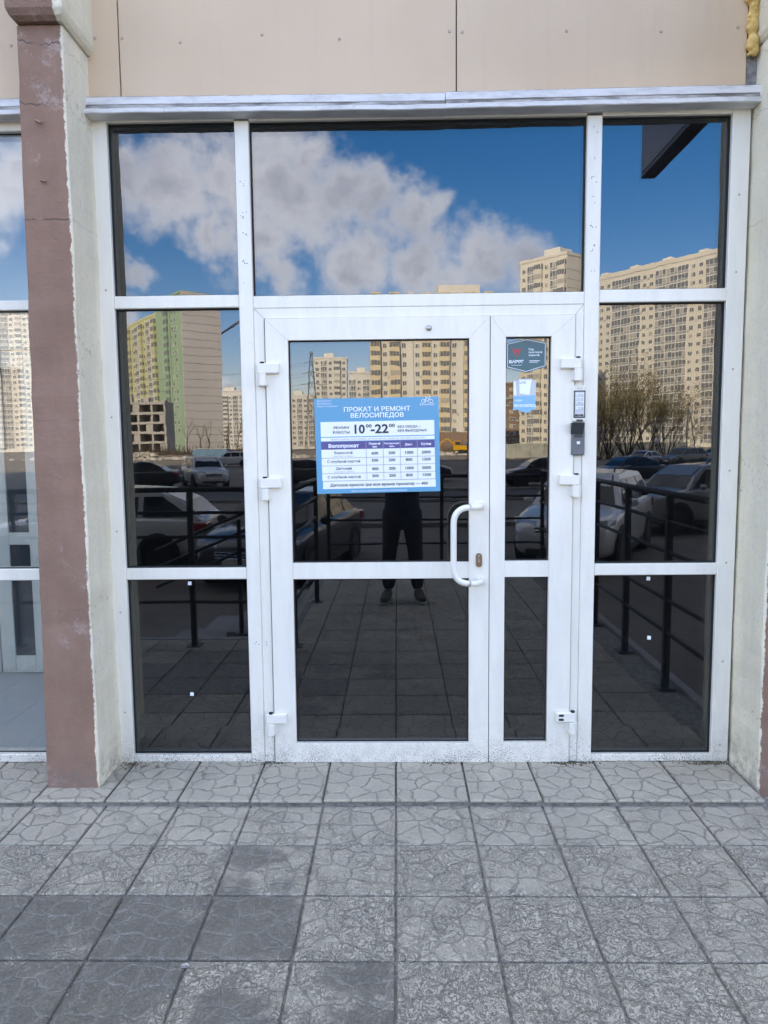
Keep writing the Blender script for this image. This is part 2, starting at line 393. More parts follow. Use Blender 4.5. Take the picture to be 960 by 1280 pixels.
# ------------------------------------------------------------------ mesh builder
class MB:
    def __init__(s):
        s.v, s.f, s.m = [], [], []

    def add(s, vs, fs, m=0):
        o = len(s.v)
        s.v.extend(tuple(q) for q in vs)
        s.f.extend(tuple(i + o for i in f) for f in fs)
        s.m.extend([m] * len(fs))
        return s

    def box(s, lo, hi, bev=0.0, m=0):
        lo, hi = [min(a, b) for a, b in zip(lo, hi)], [max(a, b) for a, b in zip(lo, hi)]
        if bev <= 0:
            x0, y0, z0 = lo
            x1, y1, z1 = hi
            return s.add([(x0, y0, z0), (x1, y0, z0), (x1, y1, z0), (x0, y1, z0), (x0, y0, z1), (x1, y0, z1), (x1, y1, z1), (x0, y1, z1)],
                         [(0, 3, 2, 1), (4, 5, 6, 7), (0, 1, 5, 4), (1, 2, 6, 5), (2, 3, 7, 6), (3, 0, 4, 7)], m)
        b = min(bev, *[(h - l) * 0.45 for l, h in zip(lo, hi)])
        c = [(l + h) / 2 for l, h in zip(lo, hi)]
        idx, vs = {}, []
        for sx in (0, 1):
            for sy in (0, 1):
                for sz in (0, 1):
                    sg = (sx, sy, sz)
                    for ax in range(3):
                        p = []
                        for k in range(3):
                            e = (hi if sg[k] else lo)[k]
                            p.append(e if k == ax else e + (-b if sg[k] else b))
                        idx[sg, ax] = len(vs)
                        vs.append(p)
        fs = []
        for ax in range(3):
            o = [k for k in range(3) if k != ax]
            for sd in (0, 1):
                q = []
                for a, bb in ((0, 0), (1, 0), (1, 1), (0, 1)):
                    g = [0, 0, 0]
                    g[ax], g[o[0]], g[o[1]] = sd, a, bb
                    q.append(idx[tuple(g), ax])
                fs.append(q)
            for a in (0, 1):
                for bb in (0, 1):
                    g0, g1 = [0, 0, 0], [0, 0, 0]
                    g0[o[0]] = g1[o[0]] = a
                    g0[o[1]] = g1[o[1]] = bb
                    g1[ax] = 1
                    fs.append([idx[tuple(g0), o[0]], idx[tuple(g1), o[0]], idx[tuple(g1), o[1]], idx[tuple(g0), o[1]]])
        for sx in (0, 1):
            for sy in (0, 1):
                for sz in (0, 1):
                    fs.append([idx[(sx, sy, sz), k] for k in range(3)])
        out = []
        for f in fs:
            a, b2, d = (Vector(vs[f[0]]), Vector(vs[f[1]]), Vector(vs[f[2]]))
            nn = (b2 - a).cross(d - a)
            cen = sum((Vector(vs[i]) for i in f), Vector()) / len(f) - Vector(c)
            out.append(tuple(f) if nn.dot(cen) > 0 else tuple(reversed(f)))
        return s.add(vs, out, m)

    def obox(s, P, U, N, a0, a1, n0, n1, z0, z1, m=0):
        """box in a wall frame: P (x,y), U along the wall, N outward, both 2-D unit vectors"""
        vs = []
        for z in (z0, z1):
            for a, nn in ((a0, n0), (a1, n0), (a1, n1), (a0, n1)):
                vs.append((P[0] + U[0] * a + N[0] * nn, P[1] + U[1] * a + N[1] * nn, z))
        fs = [(0, 3, 2, 1), (4, 5, 6, 7), (0, 1, 5, 4), (1, 2, 6, 5), (2, 3, 7, 6), (3, 0, 4, 7)]
        if U[0] * N[1] - U[1] * N[0] < 0:
            fs = [tuple(reversed(f)) for f in fs]
        return s.add(vs, fs, m)

    def prism(s, poly, y0, y1, m=0):
        """polygon in x,z (counter-clockwise seen from -y) from y0 (front) to y1 (back)"""
        k = len(poly)
        vs = [(x, y0, z) for x, z in poly] + [(x, y1, z) for x, z in poly]
        fs = [tuple(range(k)), tuple(reversed(range(k, 2 * k)))] + [(i + k, (i + 1) % k + k, (i + 1) % k, i)[::1] for i in range(k)]
        return s.add(vs, fs, m)

    def tube(s, pts, r, n=8, m=0, cap=True):
        pts = [Vector(p) for p in pts]
        rs = r if isinstance(r, (list, tuple)) else [r] * len(pts)
        vs, fs = [], []
        a = None
        for i, p in enumerate(pts):
            d = (pts[min(i + 1, len(pts) - 1)] - pts[max(i - 1, 0)])
            if d.length < 1e-9:
                d = Vector((0, 0, 1))
            d.normalize()
            if a is None:
                a = d.cross(Vector((0, 0, 1)) if abs(d.z) < 0.9 else Vector((1, 0, 0))).normalized()
            else:
                a = (a - d * a.dot(d)).normalized()          # carried along the path without twisting
            b = d.cross(a).normalized()
            for k in range(n):
                t = 2 * math.pi * k / n
                vs.append(p + a * math.cos(t) * rs[i] + b * math.sin(t) * rs[i])
        for i in range(len(pts) - 1):
            for k in range(n):
                fs.append((i * n + k, (i + 1) * n + k, (i + 1) * n + (k + 1) % n, i * n + (k + 1) % n))
        if cap:
            fs.append(tuple(range(n)))
            e = (len(pts) - 1) * n
            fs.append(tuple(e + k for k in reversed(range(n))))
        return s.add(vs, fs, m)

    def ball(s, c, r, nu=10, nv=7, m=0, sq=(1, 1, 1)):
        vs, fs = [], []
        for j in range(1, nv):
            ph = math.pi * j / nv
            for i in range(nu):
                th = 2 * math.pi * i / nu
                vs.append((c[0] + r * sq[0] * math.sin(ph) * math.cos(th), c[1] + r * sq[1] * math.sin(ph) * math.sin(th), c[2] + r * sq[2] * math.cos(ph)))
        for j in range(nv - 2):
            for i in range(nu):
                fs.append((j * nu + i, (j + 1) * nu + i, (j + 1) * nu + (i + 1) % nu, j * nu + (i + 1) % nu))
        t = len(vs)
        vs += [(c[0], c[1], c[2] + r * sq[2]), (c[0], c[1], c[2] - r * sq[2])]
        for i in range(nu):
            fs.append((t, i, (i + 1) % nu))
            fs.append((t + 1, (nv - 2) * nu + (i + 1) % nu, (nv - 2) * nu + i))
        return s.add(vs, fs, m)

    def mesh(s, name, mats, smooth=False, off=None):
        me = bpy.data.meshes.new(name)
        v = s.v if off is None else [(a - off[0], b - off[1], c - off[2]) for a, b, c in s.v]
        me.from_pydata(v, [], s.f)
        for mm in (mats if isinstance(mats, (list, tuple)) else [mats]):
            me.materials.append(mm)
        if isinstance(mats, (list, tuple)) and len(mats) > 1:
            me.polygons.foreach_set('material_index', s.m)
        if smooth:
            me.polygons.foreach_set('use_smooth', [True] * len(s.f))
        me.update()
        return me

    def build(s, name, mats, parent=None, smooth=False, local=False):
        off = None
        if parent is not None and not local:
            off = wloc(parent)
        o = bpy.data.objects.new(name, s.mesh(name, mats, smooth, off))
        COL.objects.link(o)
        if parent is not None:
            o.parent = parent
        return o

    def thing(s, name, mats, label, cat, group=None, smooth=False, loc=None):
        """one-mesh top-level thing whose origin sits at loc"""
        o = bpy.data.objects.new(name, s.mesh(name, mats, smooth, loc))
        COL.objects.link(o)
        if loc is not None:
            o.location = loc
        return tag(o, label, cat, group)


def wloc(o):
    p = Vector((0, 0, 0))
    while o is not None:
        p += o.location
        o = o.parent
    return p


def tag(o, label=None, cat=None, group=None, kind=None):
    if label: o['label'] = label
    if cat: o['category'] = cat
    if group: o['group'] = group
    if kind: o['kind'] = kind
    return o


def empty(name, loc, label, cat, group=None, rz=0.0):
    o = bpy.data.objects.new(name, None)
    COL.objects.link(o)
    o.location = loc
    o.rotation_euler = (0, 0, rz)
    o.empty_display_size = 0.1
    return tag(o, label, cat, group)


def copy_obj(o, parent=None):
    c = o.copy()
    COL.objects.link(c)
    if parent is not None:
        c.parent = parent
    return c


def copy_tree(o, parent=None):
    c = copy_obj(o, parent)
    for ch in list(o.children):
        copy_tree(ch, c)
    return c


def text_geo(body, size, align='CENTER', bold=0.0, res=3, sx=1.0):
    """outline text as flat geometry in its own x,y; returns vertices and faces"""
    cu = bpy.data.curves.new('lettering', 'FONT')
    cu.body = body
    cu.size = size
    cu.align_x = align
    cu.align_y = 'BOTTOM_BASELINE'
    cu.offset = bold
    cu.resolution_u = res
    cu.fill_mode = 'FRONT'
    ob = bpy.data.objects.new('lettering', cu)
    me = ob.to_mesh()
    vs = [(v.co.x * sx, v.co.y) for v in me.vertices]
    fs = [tuple(p.vertices) for p in me.polygons]
    ob.to_mesh_clear()
    bpy.data.objects.remove(ob)
    bpy.data.curves.remove(cu)
    return vs, fs

# ------------------------------------------------------------------ our building: the shaded block behind the shopfront
Z_ROAD = -0.76
bld = empty('apartment_building', (0, 0.3, 0), 'beige clad apartment block with mauve plaster pillars around the white glazed entrance', 'building')

b = MB()
b.box((-62, 0.035, 3.42), (78, 15, 78))
wall_up = b.build('upper_wall', M['upper'], bld)
b = MB(); b.box((-62, 0.03, Z_ROAD), (-4.02, 15, 3.415)); b.build('lower_wall', M['upper'], bld)
b = MB(); b.box((1.76, 0.03, Z_ROAD), (78, 15, 3.415)); b.build('lower_wall', M['upper'], bld)
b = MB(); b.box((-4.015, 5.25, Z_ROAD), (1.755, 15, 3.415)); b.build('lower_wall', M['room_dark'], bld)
b = MB(); b.box((-62.3, -0.05, 78.003), (78.3, 15.3, 79.0)); b.build('parapet', M['upper'], bld)
# rows of flats above the shops
g, fr = MB(), MB()
for fl_ in range(24):
    z = 4.6 + fl_ * 3.0
    for i in range(36):
        x = -58 + i * 3.75
        fr.box((x, 0.0, z), (x + 1.9, 0.06, z + 1.6))
        g.box((x + 0.08, -0.02, z + 0.08), (x + 1.82, 0.02, z + 1.52))
tag(fr.build('window_frame', M['white'], bld), kind='stuff')
tag(g.build('window_pane', M['winglass'], bld), kind='stuff')

# rooms behind the glass
b = MB()
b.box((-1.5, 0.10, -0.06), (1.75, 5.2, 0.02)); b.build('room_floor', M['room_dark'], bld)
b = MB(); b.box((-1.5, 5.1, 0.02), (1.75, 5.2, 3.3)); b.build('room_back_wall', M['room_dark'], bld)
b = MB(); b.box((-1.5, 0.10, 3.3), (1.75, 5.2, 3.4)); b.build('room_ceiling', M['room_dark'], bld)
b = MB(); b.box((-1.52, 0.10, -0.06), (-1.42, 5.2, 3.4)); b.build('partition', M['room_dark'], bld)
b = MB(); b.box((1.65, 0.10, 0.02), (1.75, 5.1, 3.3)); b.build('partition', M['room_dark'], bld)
b = MB(); b.box((-4.0, 0.10, -0.06), (-1.53, 2.6, 0.0)); b.build('vestibule_floor', M['room_floor'], bld)
b = MB(); b.box((-4.0, 1.50, 0.0), (-1.53, 1.56, 3.3)); b.build('vestibule_wall', M['room_wall'], bld)
b = MB(); b.box((-4.0, 0.10, 3.3), (-1.53, 2.6, 3.4)); b.build('vestibule_ceiling', M['room_wall'], bld)
b = MB(); b.box((-1.56, 0.12, 0.0), (-1.525, 1.5, 3.3)); b.build('partition', M['room_wall'], bld)
b = MB(); b.box((-4.01, 0.12, 0.0), (-3.95, 1.5, 3.3)); b.build('partition', M['room_wall'], bld)

# cladding sheets over the entrance, held by rivets
CL_Y0, CL_Y1 = -0.014, 0.008
for x0, x1, z0 in ((-1.306, -1.1575, 2.957), (-1.1525, 0.2605, 2.955), (0.2655, 1.466, 2.956), (-2.75, -1.512, 2.955), (-4.0, -2.756, 2.955)):
    b = MB(); b.box((x0, CL_Y0, z0), (x1, CL_Y1, 3.95), 0.002)
    pan = b.build('cladding_panel', M['clad'], bld)
    xs = {-1.306: (-1.255,), -1.1525: (-1.140, -0.895, -0.55, -0.225, 0.235), 0.2655: (0.287, 0.72, 1.11, 1.425)}.get(x0, (x0 + 0.08, (x0 + x1) / 2, x1 - 0.1))
    for k, xr in enumerate(xs):
        for zr in (3.19 + 0.012 * math.sin(xr * 9), 3.66):
            rb = MB()
            rb.tube([(xr, CL_Y0 + 0.001, zr), (xr, CL_Y0 - 0.003, zr)], [0.0075, 0.0055], 8)
            rb.build('rivet', M['rivet'], pan)
b = MB(); b.box((-1.31, 0.0085, 2.90), (1.50, 0.034, 3.95)); b.build('backing_board', M['gap'], bld)
b = MB(); b.box((-4.0, 0.0085, 2.90), (-1.50, 0.034, 3.95)); b.build('backing_board', M['gap'], bld)


def strip(x0, x1, z, tilt, prof, amp, seed):
    """a folded metal strip along x with slight dents; prof is a closed y,z outline"""
    b = MB()
    nseg = 40
    K = len(prof)
    r_ = random.Random(seed)
    vs, jz, jy = [], 0.0, 0.0
    for i in range(nseg + 1):
        x = x0 + (x1 - x0) * i / nseg
        jz = jz * 0.6 + r_.uniform(-1, 1) * amp
        jy = jy * 0.6 + r_.uniform(-1, 1) * amp * 1.3
        for k, (y, dz) in enumerate(prof):
            fr_ = 1.0 if y < 0 else 0.0
            vs.append((x, y + jy * fr_, z + dz + tilt * (x - x0) + jz * fr_))
    fs = []
    for i in range(nseg):
        for k in range(K):
            fs.append((i * K + k, i * K + (k + 1) % K, (i + 1) * K + (k + 1) % K, (i + 1) * K + k))
    fs.append(tuple(reversed(range(K))))
    fs.append(tuple(nseg * K + k for k in range(K)))
    b.add(vs, fs)
    return b


def flashing(x0, x1, z, tilt, parent, seed):
    up_ = [(0.03, 0.069), (-0.046, 0.068), (-0.050, 0.064), (-0.050, 0.036), (-0.047, 0.034), (0.03, 0.034)]
    mid = [(0.03, 0.0335), (-0.047, 0.0335), (-0.057, 0.0145), (0.03, 0.0145)]
    lip = [(0.03, 0.014), (-0.066, 0.014), (-0.070, 0.011), (-0.070, -0.005), (-0.066, -0.008), (0.03, -0.008)]
    o = strip(x0 + 0.001, x1 - 0.001, z, tilt, up_, 0.0007, seed).build('rain_flashing', M['flash'], parent)
    strip(x0 + 0.001, x1 - 0.001, z, tilt, mid, 0.0012, seed + 1).build('dirty_strip', M['flash_dirt'], o)
    strip(x0, x1, z, tilt, lip, 0.0011, seed + 2).build('drip_edge', M['flash'], o)


M['flash_dirt'] = mat('grimy_metal', rough=0.9, fn=grain((0.13, 0.125, 0.115), (0.46, 0.45, 0.43), 24, 7, 0.004, 70, stretch=(0.35, 1, 1)))
flashing(-1.325, 0.214, 2.884, -0.006, bld, 1)
flashing(0.2145, 1.528, 2.878, 0.005, bld, 11)
flashing(-4.0, -1.5151, 2.884, 0.0, bld, 21)


def pillar(xa_t, xa_b, xb, yf, z0, z1, m, seed):
    """lower shaft as a slightly uneven plaster column; xa = far edge (top, bottom), xb = edge towards the door"""
    r = random.Random(seed)
    b = MB()
    nz = 46
    loops = []
    for i in range(nz + 1):
        f = i / nz
        z = z0 + (z1 - z0) * f
        xa = xa_b + (xa_t - xa_b) * f + r.uniform(-0.002, 0.002)
        xx = xb + r.uniform(-0.0022, 0.0022) + 0.002 * math.sin(f * 19)
        y = yf + r.uniform(-0.0015, 0.0015)
        s = 1 if xb > xa else -1
        loops.append([(xa, 0.03, z), (xa, y + 0.006, z), (xa + s * 0.006, y, z), ((xa + xx) / 2, y - 0.001, z), (xx - s * 0.007, y, z), (xx, y + 0.007, z), (xx, 0.03, z)])
    K = 7
    vs = [p for l in loops for p in l]
    fs = []
    for i in range(nz):
        for k in range(K - 1):
            q = (i * K + k, i * K + k + 1, (i + 1) * K + k + 1, (i + 1) * K + k)
            fs.append(q if xb > xa_t else tuple(reversed(q)))
    for base in (0, nz * K):
        fs.append(tuple(base + k for k in range(K)))
    b.add(vs, fs)
    return b.build('pillar', m, bld)


pw = pillar(-1.468, -1.514, -1.289, -0.25, 0.0, 3.125, M['pillar_w'], 3)
pe = pillar(1.745, 1.76, 1.513, -0.25, -0.02, 3.105, M['pillar_e'], 4)
# wider head blocks on the pillars, with chamfered underside
for xa, xb, m, zz, yf in ((-1.482, -1.262, 'pillar_w', 3.128, -0.302), (1.760, 1.500, 'pillar_e', 3.108, -0.30)):
    b = MB()
    lo, hi = min(xa, xb), max(xa, xb)
    levels = [(zz, 0.03), (zz + 0.012, 0.012), (zz + 0.034, 0.0), (3.95, 0.0)]
    vs, fs = [], []
    for z, ins in levels:
        vs += [(lo + ins * 0.8, 0.03, z), (lo + ins * 0.8, yf + ins, z), (hi - ins * 0.6, yf + ins, z), (hi - ins * 0.6, 0.03, z)]
    for i in range(len(levels) - 1):
        for k in range(4):
            fs.append((i * 4 + k, i * 4 + (k + 1) % 4, (i + 1) * 4 + (k + 1) % 4, (i + 1) * 4 + k))
    fs += [(3, 2, 1, 0), (12, 13, 14, 15)]
    b.add(vs, fs)
    b.build('pillar_head', M[m], bld)
for px_, pz_, a in ((-1.395, 2.763, -0.7), (-1.388, 2.535, -0.45)):
    b = MB()
    b.tube([(px_ - 0.016, -0.249, pz_ + 0.010), (px_ + 0.014, -0.268, pz_ + 0.010 + 0.026 * a)], 0.004, 6)
    b.build('nail', M['brass'], pw)
# grey mortar strips between pillar and cladding
for x0, x1, z0, z1 in ((1.4675, 1.512, 2.945, 3.6), (-1.318, -1.3075, 2.945, 3.6)):
    b = MB(); b.box((x0, -0.006, z0), (x1, 0.03, z1)); b.build('mortar_strip', M['mortar'] if x0 > 0 else M['gap'], bld)
# bead of mounting foam squeezed out of that joint
b = MB()
zf = 3.095
rr = random.Random(8)
while zf < 3.62:
    rad = rr.uniform(0.017, 0.026)
    b.ball((1.482 + rr.uniform(-0.010, 0.008) - (0.012 if zf > 3.3 else 0), -0.024 + rr.uniform(-0.008, 0.006), zf), rad, 12, 9, sq=(1, 0.9, rr.uniform(1.05, 1.5)))
    for q in range(3):
        b.ball((1.482 + rr.uniform(-0.022, 0.016), -0.030 + rr.uniform(-0.010, 0.006), zf + rr.uniform(-0.02, 0.02)), rr.uniform(0.006, 0.013), 8, 6)
    zf += rad * 0.95
foam = b.build('foam_bead', M['foam'], bld, smooth=True)
rm = foam.modifiers.new('remesh', 'REMESH'); rm.mode = 'VOXEL'; rm.voxel_size = 0.004; rm.use_smooth_shade = True


# ------------------------------------------------------------------ frames
def inset(poly, d):
    k = len(poly)
    out = []
    for i in range(k):
        p0, p1, p2 = Vector(poly[i - 1]), Vector(poly[i]), Vector(poly[(i + 1) % k])
        e0, e1 = (p1 - p0).normalized(), (p2 - p1).normalized()
        n0, n1 = Vector((-e0.y, e0.x)), Vector((-e1.y, e1.x))
        bis = (n0 + n1)
        bis = bis / max(bis.dot(n0), 0.2)
        out.append(tuple(p1 + bis * d))
    return out


def profile_piece(poly, y0, y1, bev=0.003, gap=0.00015):
    """a length of plastic profile: polygon in x,z with a softened front edge"""
    b = MB()
    pf = inset(poly, gap)
    pi2 = inset(poly, bev + gap)
    k = len(poly)
    vs = [(x, y0, z) for x, z in pi2] + [(x, y0 + bev, z) for x, z in pf] + [(x, y1, z) for x, z in pf]
    fs = [tuple(range(k)), tuple(reversed(range(2 * k, 3 * k)))]
    for a in (0, k):
        for i in range(k):
            j = (i + 1) % k
            fs.append((i + a, i + a + k, j + a + k, j + a))
    b.add(vs, fs)
    return b


def rect(x0, x1, z0, z1):
    return [(x0, z0), (x1, z0), (x1, z1), (x0, z1)]


def piece(name, poly, y0, y1, parent, m='pvc', bev=0.003):
    return profile_piece(poly, y0, y1, bev).build(name, M[m], parent)


def pane(x0, x1, z0, z1, y, parent, m='glass', tilt=(0, 0), d=0.006):
    """a sealed glass unit with its rubber seal as a sub-part"""
    b = MB(); b.box((x0 - 0.008, y, z0 - 0.008), (x1 + 0.008, y + 0.024, z1 + 0.008))
    c = Vector(((x0 + x1) / 2, y, (z0 + z1) / 2))
    pw_ = wloc(parent)
    o = bpy.data.objects.new('pane', b.mesh('pane', M[m], False, c))
    COL.objects.link(o)
    o.parent = parent
    o.location = c - pw_
    o.rotation_euler = (tilt[0], 0, tilt[1])
    s = MB()
    w = 0.0045
    for lo, hi in (((x0 - 0.003, y - d, z0 - 0.003), (x0 + w, y - 0.0006, z1 + 0.003)), ((x1 - w, y - d, z0 - 0.003), (x1 + 0.003, y - 0.0006, z1 + 0.003)),
                   ((x0 + w, y - d, z0 - 0.003), (x1 - w, y - 0.0006, z0 + w)), ((x0 + w, y - d, z1 - w), (x1 - w, y - 0.0006, z1 + 0.003))):
        s.box(lo, hi)
    so = bpy.data.objects.new('seal', s.mesh('seal', M['gasket'], False, c))
    COL.objects.link(so)
    so.parent = o
    return o


front = empty('shopfront_window', (0.1, 0.02, 0.03), 'white framed tall glazed shopfront with mirror like panes around the entrance door', 'shopfront')
D0, D1 = 0.0, 0.085
piece('jamb', rect(-1.296, -1.229, 0.03, 2.905), D0, D1, front)
piece('jamb', rect(1.425, 1.502, 0.03, 2.905), D0, D1, front)
piece('mullion', rect(-0.681, -0.6195, 0.03, 2.866), D0 - 0.002, D1, front)
piece('mullion', rect(0.8165, 0.880, 0.03, 2.862), D0 - 0.002, D1, front)
for x0, x1, zb in ((-1.229, -0.681, 2.868), (-0.6195, 0.8165, 2.864), (0.880, 1.425, 2.860)):
    piece('head_rail', rect(x0, x1, zb, 2.903), D0 + 0.001, D1, front)
for x0, x1, za, zb in ((-1.229, -0.681, 2.090, 2.144), (0.880, 1.425, 2.090, 2.144), (-0.6195, 0.8165, 2.084, 2.137),
                       (-1.229, -0.681, 0.889, 0.941), (0.880, 1.425, 0.896, 0.948)):
    piece('transom', rect(x0, x1, za, zb), D0 + 0.001, D1, front)
for x0, x1 in ((-1.229, -0.681), (0.880, 1.425)):
    piece('sill_rail', rect(x0, x1, 0.031, 0.066), D0 + 0.001, D1, front)
GY = 0.032
for k, (x0, x1, z0, z1) in enumerate(((-1.229, -0.681, 2.144, 2.868), (-0.6195, 0.8165, 2.137, 2.864), (0.880, 1.425, 2.144, 2.860),
                                      (-1.229, -0.681, 0.941, 2.090), (0.880, 1.425, 0.948, 2.090),
                                      (-1.229, -0.681, 0.066, 0.889), (0.880, 1.425, 0.066, 0.896))):
    pane(x0, x1, z0, z1, GY, front, d=0.012)
# fixed frame round the two leaves
LF, LB = -0.010, 0.055
DZ0, DZ1 = 0.033, 2.037
piece('door_frame', [(-0.6195, 0.031), (-0.573, 0.031), (-0.573, DZ1 + 0.002), (-0.6195, 2.084)], D0 + 0.002, D1, front)
piece('door_frame', [(0.779, 0.031), (0.8165, 0.031), (0.8165, 2.084), (0.779, DZ1 + 0.002)], D0 + 0.002, D1, front)
piece('door_frame', [(-0.573, DZ1 + 0.002), (0.779, DZ1 + 0.002), (0.8165, 2.084), (-0.6195, 2.084)], D0 + 0.002, D1, front)
# old screw holes and glue dots on the profiles
b = MB()
rr = random.Random(2)


def dot(x, z, r, y):
    b.tube([(x, y, z), (x, y - 0.0006, z)], r, 6)


for z, k in ((2.605, 4), (2.475, 7), (2.388, 4), (2.275, 6), (2.185, 1)):
    for i in range(k):
        dot(-0.651 + rr.uniform(-0.012, 0.012), z + rr.uniform(-0.016, 0.016), rr.uniform(0.0014, 0.0026), -0.0016)
for z, k in ((2.80, 2), (2.69, 2), (2.60, 5), (2.52, 3), (2.42, 5), (2.32, 6), (2.235, 2)):
    for i in range(k):
        dot(0.848 + rr.uniform(-0.012, 0.012), z + rr.uniform(-0.016, 0.016), rr.uniform(0.0014, 0.0026), -0.0016)
for x, z in ((-0.645, 0.60), (-0.652, 0.592), (-0.634, 0.588), (-0.60, 0.597), (-0.598, 0.585)):
    dot(x, z, 0.0022, -0.0016 if x < -0.62 else 0.0022)
tag(b.build('screw_hole', M['gap'], front), kind='stuff')
for x, z in ((-1.262, 2.17), (-1.262, 1.62), (-1.262, 1.11), (-1.262, 0.74), (-1.262, 0.27), (1.462, 2.53), (1.462, 2.21), (1.462, 1.80), (1.464, 1.36), (1.464, 0.95), (1.464, 0.50), (1.464, 0.11)):
    b = MB(); b.tube([(x, 0.001, z), (x, -0.0022, z)], [0.0052, 0.004], 8)
    b.build('screw_cap', M['rivet'], front)

# ------------------------------------------------------------------ the two door leaves


def leaf(o, x0, x1, gx0, gx1, zm0, zm1, gz0, gz1):
    z0, z1 = DZ0, DZ1
    piece('stile', [(x0, z0), (gx0, gz0), (gx0, gz1), (x0, z1)], LF, LB, o, bev=0.0011)
    piece('stile', [(gx1, gz0), (x1, z0), (x1, z1), (gx1, gz1)], LF, LB, o, bev=0.0011)
    piece('rail', [(x0, z0), (x1, z0), (gx1, gz0), (gx0, gz0)], LF, LB, o, bev=0.0011)
    piece('rail', [(gx0, gz1), (gx1, gz1), (x1, z1), (x0, z1)], LF, LB, o, bev=0.0011)
    piece('rail', rect(gx0, gx1, zm0, zm1), LF + 0.001, LB, o, bev=0.0011)
    pane(gx0, gx1, zm1, gz1, LF + 0.026, o)
    pane(gx0, gx1, gz0, zm0, LF + 0.026, o)


def hinge(xe, s, zt, o, covered=True):
    """surface hinge: upper plate on the leaf, barrel knuckle hanging towards the frame; s = +1 leaf lies to the right"""
    b = MB()
    zp0, zp1 = zt - 0.045, zt
    lo, hi = (xe - 0.034, xe + 0.062) if s > 0 else (xe - 0.066, xe + 0.024)
    b.box((lo, LF - 0.022, zp0), (hi, LF + 0.0015, zp1), 0.004)
    h = b.build('hinge', M['white'], o)
    b = MB()
    xk = xe - 0.012 if s > 0 else xe + 0.010
    b.tube([(xk, LF - 0.016, zp0 - 0.001), (xk, LF - 0.016, zp0 - 0.052)], 0.0185, 12)
    b.box((xk - 0.024, LF - 0.010, zp0 - 0.05), (xk + 0.024, 0.0015, zp0 - 0.002), 0.003)
    b.build('knuckle', M['white'], h)
    b = MB()
    b.tube([(xk, LF - 0.012, zp1 - 0.001), (xk, LF - 0.012, zp1 + 0.006)], 0.010, 8)
    b.build('pin', M['gap'], h)
    if not covered:
        b = MB()
        for zz in (zp0 + 0.013, zp0 + 0.032):
            b.box((lo + 0.012, LF - 0.0235, zz - 0.005), (lo + 0.034, LF - 0.0215, zz + 0.005), 0.001)
        b.build('screw_slot', M['gap'], h)
    return h


door = empty('entrance_door', (-0.08, 0.02, 0.033), 'wide white glazed door leaf with a tubular handle and a blue price sign', 'door')
leaf(door, -0.5695, 0.4085, -0.470, 0.3195, 0.889, 0.962, 0.125, 1.944)
for zt in (1.846, 1.346, 0.270):
    hinge(-0.571, 1, zt, door)
side = empty('side_door', (0.594, 0.02, 0.033), 'narrow white fixed door leaf with two stickers on its glass', 'door')
leaf(side, 0.4115, 0.7765, 0.4785, 0.6745, 0.893, 0.965, 0.127, 1.948)
for zt, cov in ((1.853, True), (1.349, True), (0.274, False)):
    hinge(0.778, -1, zt, side, cov)
b = MB()
b.box((0.4062, 0.0, DZ0 + 0.004), (0.4138, 0.05, DZ1 - 0.004)); b.build('weather_strip', M['gasket'], side)
b = MB(); b.box((-0.574, 0.004, DZ0), (-0.567, 0.06, DZ1 + 0.004)); b.build('weather_strip', M['gasket'], door)
b = MB(); b.box((0.7755, 0.004, DZ0), (0.780, 0.06, DZ1 + 0.004)); b.build('weather_strip', M['gasket'], side)
b = MB(); b.box((-0.566, 0.012, DZ1 - 0.004), (0.775, 0.06, DZ1 + 0.0035)); b.build('weather_strip', M['gasket'], side)
# tubular pull handle
xh, xr_, yo = 0.245, 0.372, -0.082
ztop, zbot = 1.214, 0.878


def fillet(path, rads, k=8):
    path = [Vector(p) for p in path]
    out = [path[0]]
    for i in range(1, len(path) - 1):
        a, c, d = path[i - 1], path[i], path[i + 1]
        u, v = (a - c).normalized(), (d - c).normalized()
        r_ = rads[i - 1]
        for t in range(k + 1):
            f = t / k
            p = c + u * r_ * (1 - f) ** 2 + v * r_ * f ** 2
            out.append(p)
    out.append(path[-1])
    return out


pts = fillet([(xr_, LF + 0.001, ztop), (xr_ - 0.012, yo, ztop), (xh, yo, ztop), (xh, yo, zbot), (xr_ - 0.012, yo, zbot), (xr_, LF + 0.001, zbot)], [0.045, 0.075, 0.075, 0.045])
b = MB(); b.tube(pts, 0.0135, 14)
hd = b.build('handle', M['white'], door, smooth=True)
for z in (ztop, zbot):
    b = MB(); b.tube([(xr_, LF + 0.0015, z), (xr_, LF - 0.008, z)], [0.021, 0.018], 14)
    b.build('rosette', M['white'], hd)
# lock cylinder and a small stud on the top rail
b = MB()
poly = []
for k in range(24):
    a = 2 * math.pi * k / 24
    poly.append((0.3635 + 0.0135 * math.cos(a), 0.971 + 0.0135 * math.sin(a) + (0.018 if math.sin(a) > 0 else -0.018)))
b.prism(poly, LF - 0.006, LF + 0.002)
lk = b.build('lock', M['brass'], door)
b = MB(); b.box((0.3590, LF - 0.0085, 0.960), (0.3680, LF - 0.005, 0.994), 0.001); b.build('cylinder', M['steel'], lk)
b = MB(); b.box((0.3622, LF - 0.0095, 0.975), (0.3648, LF - 0.008, 0.988)); b.build('keyhole', M['gap'], lk)
b = MB(); b.tube([(0.144, LF + 0.001, 1.989), (0.144, LF - 0.006, 1.989), (0.144, LF - 0.009, 1.989)], [0.012, 0.0115, 0.007], 14); b.build('stud', M['steel'], door, smooth=True)

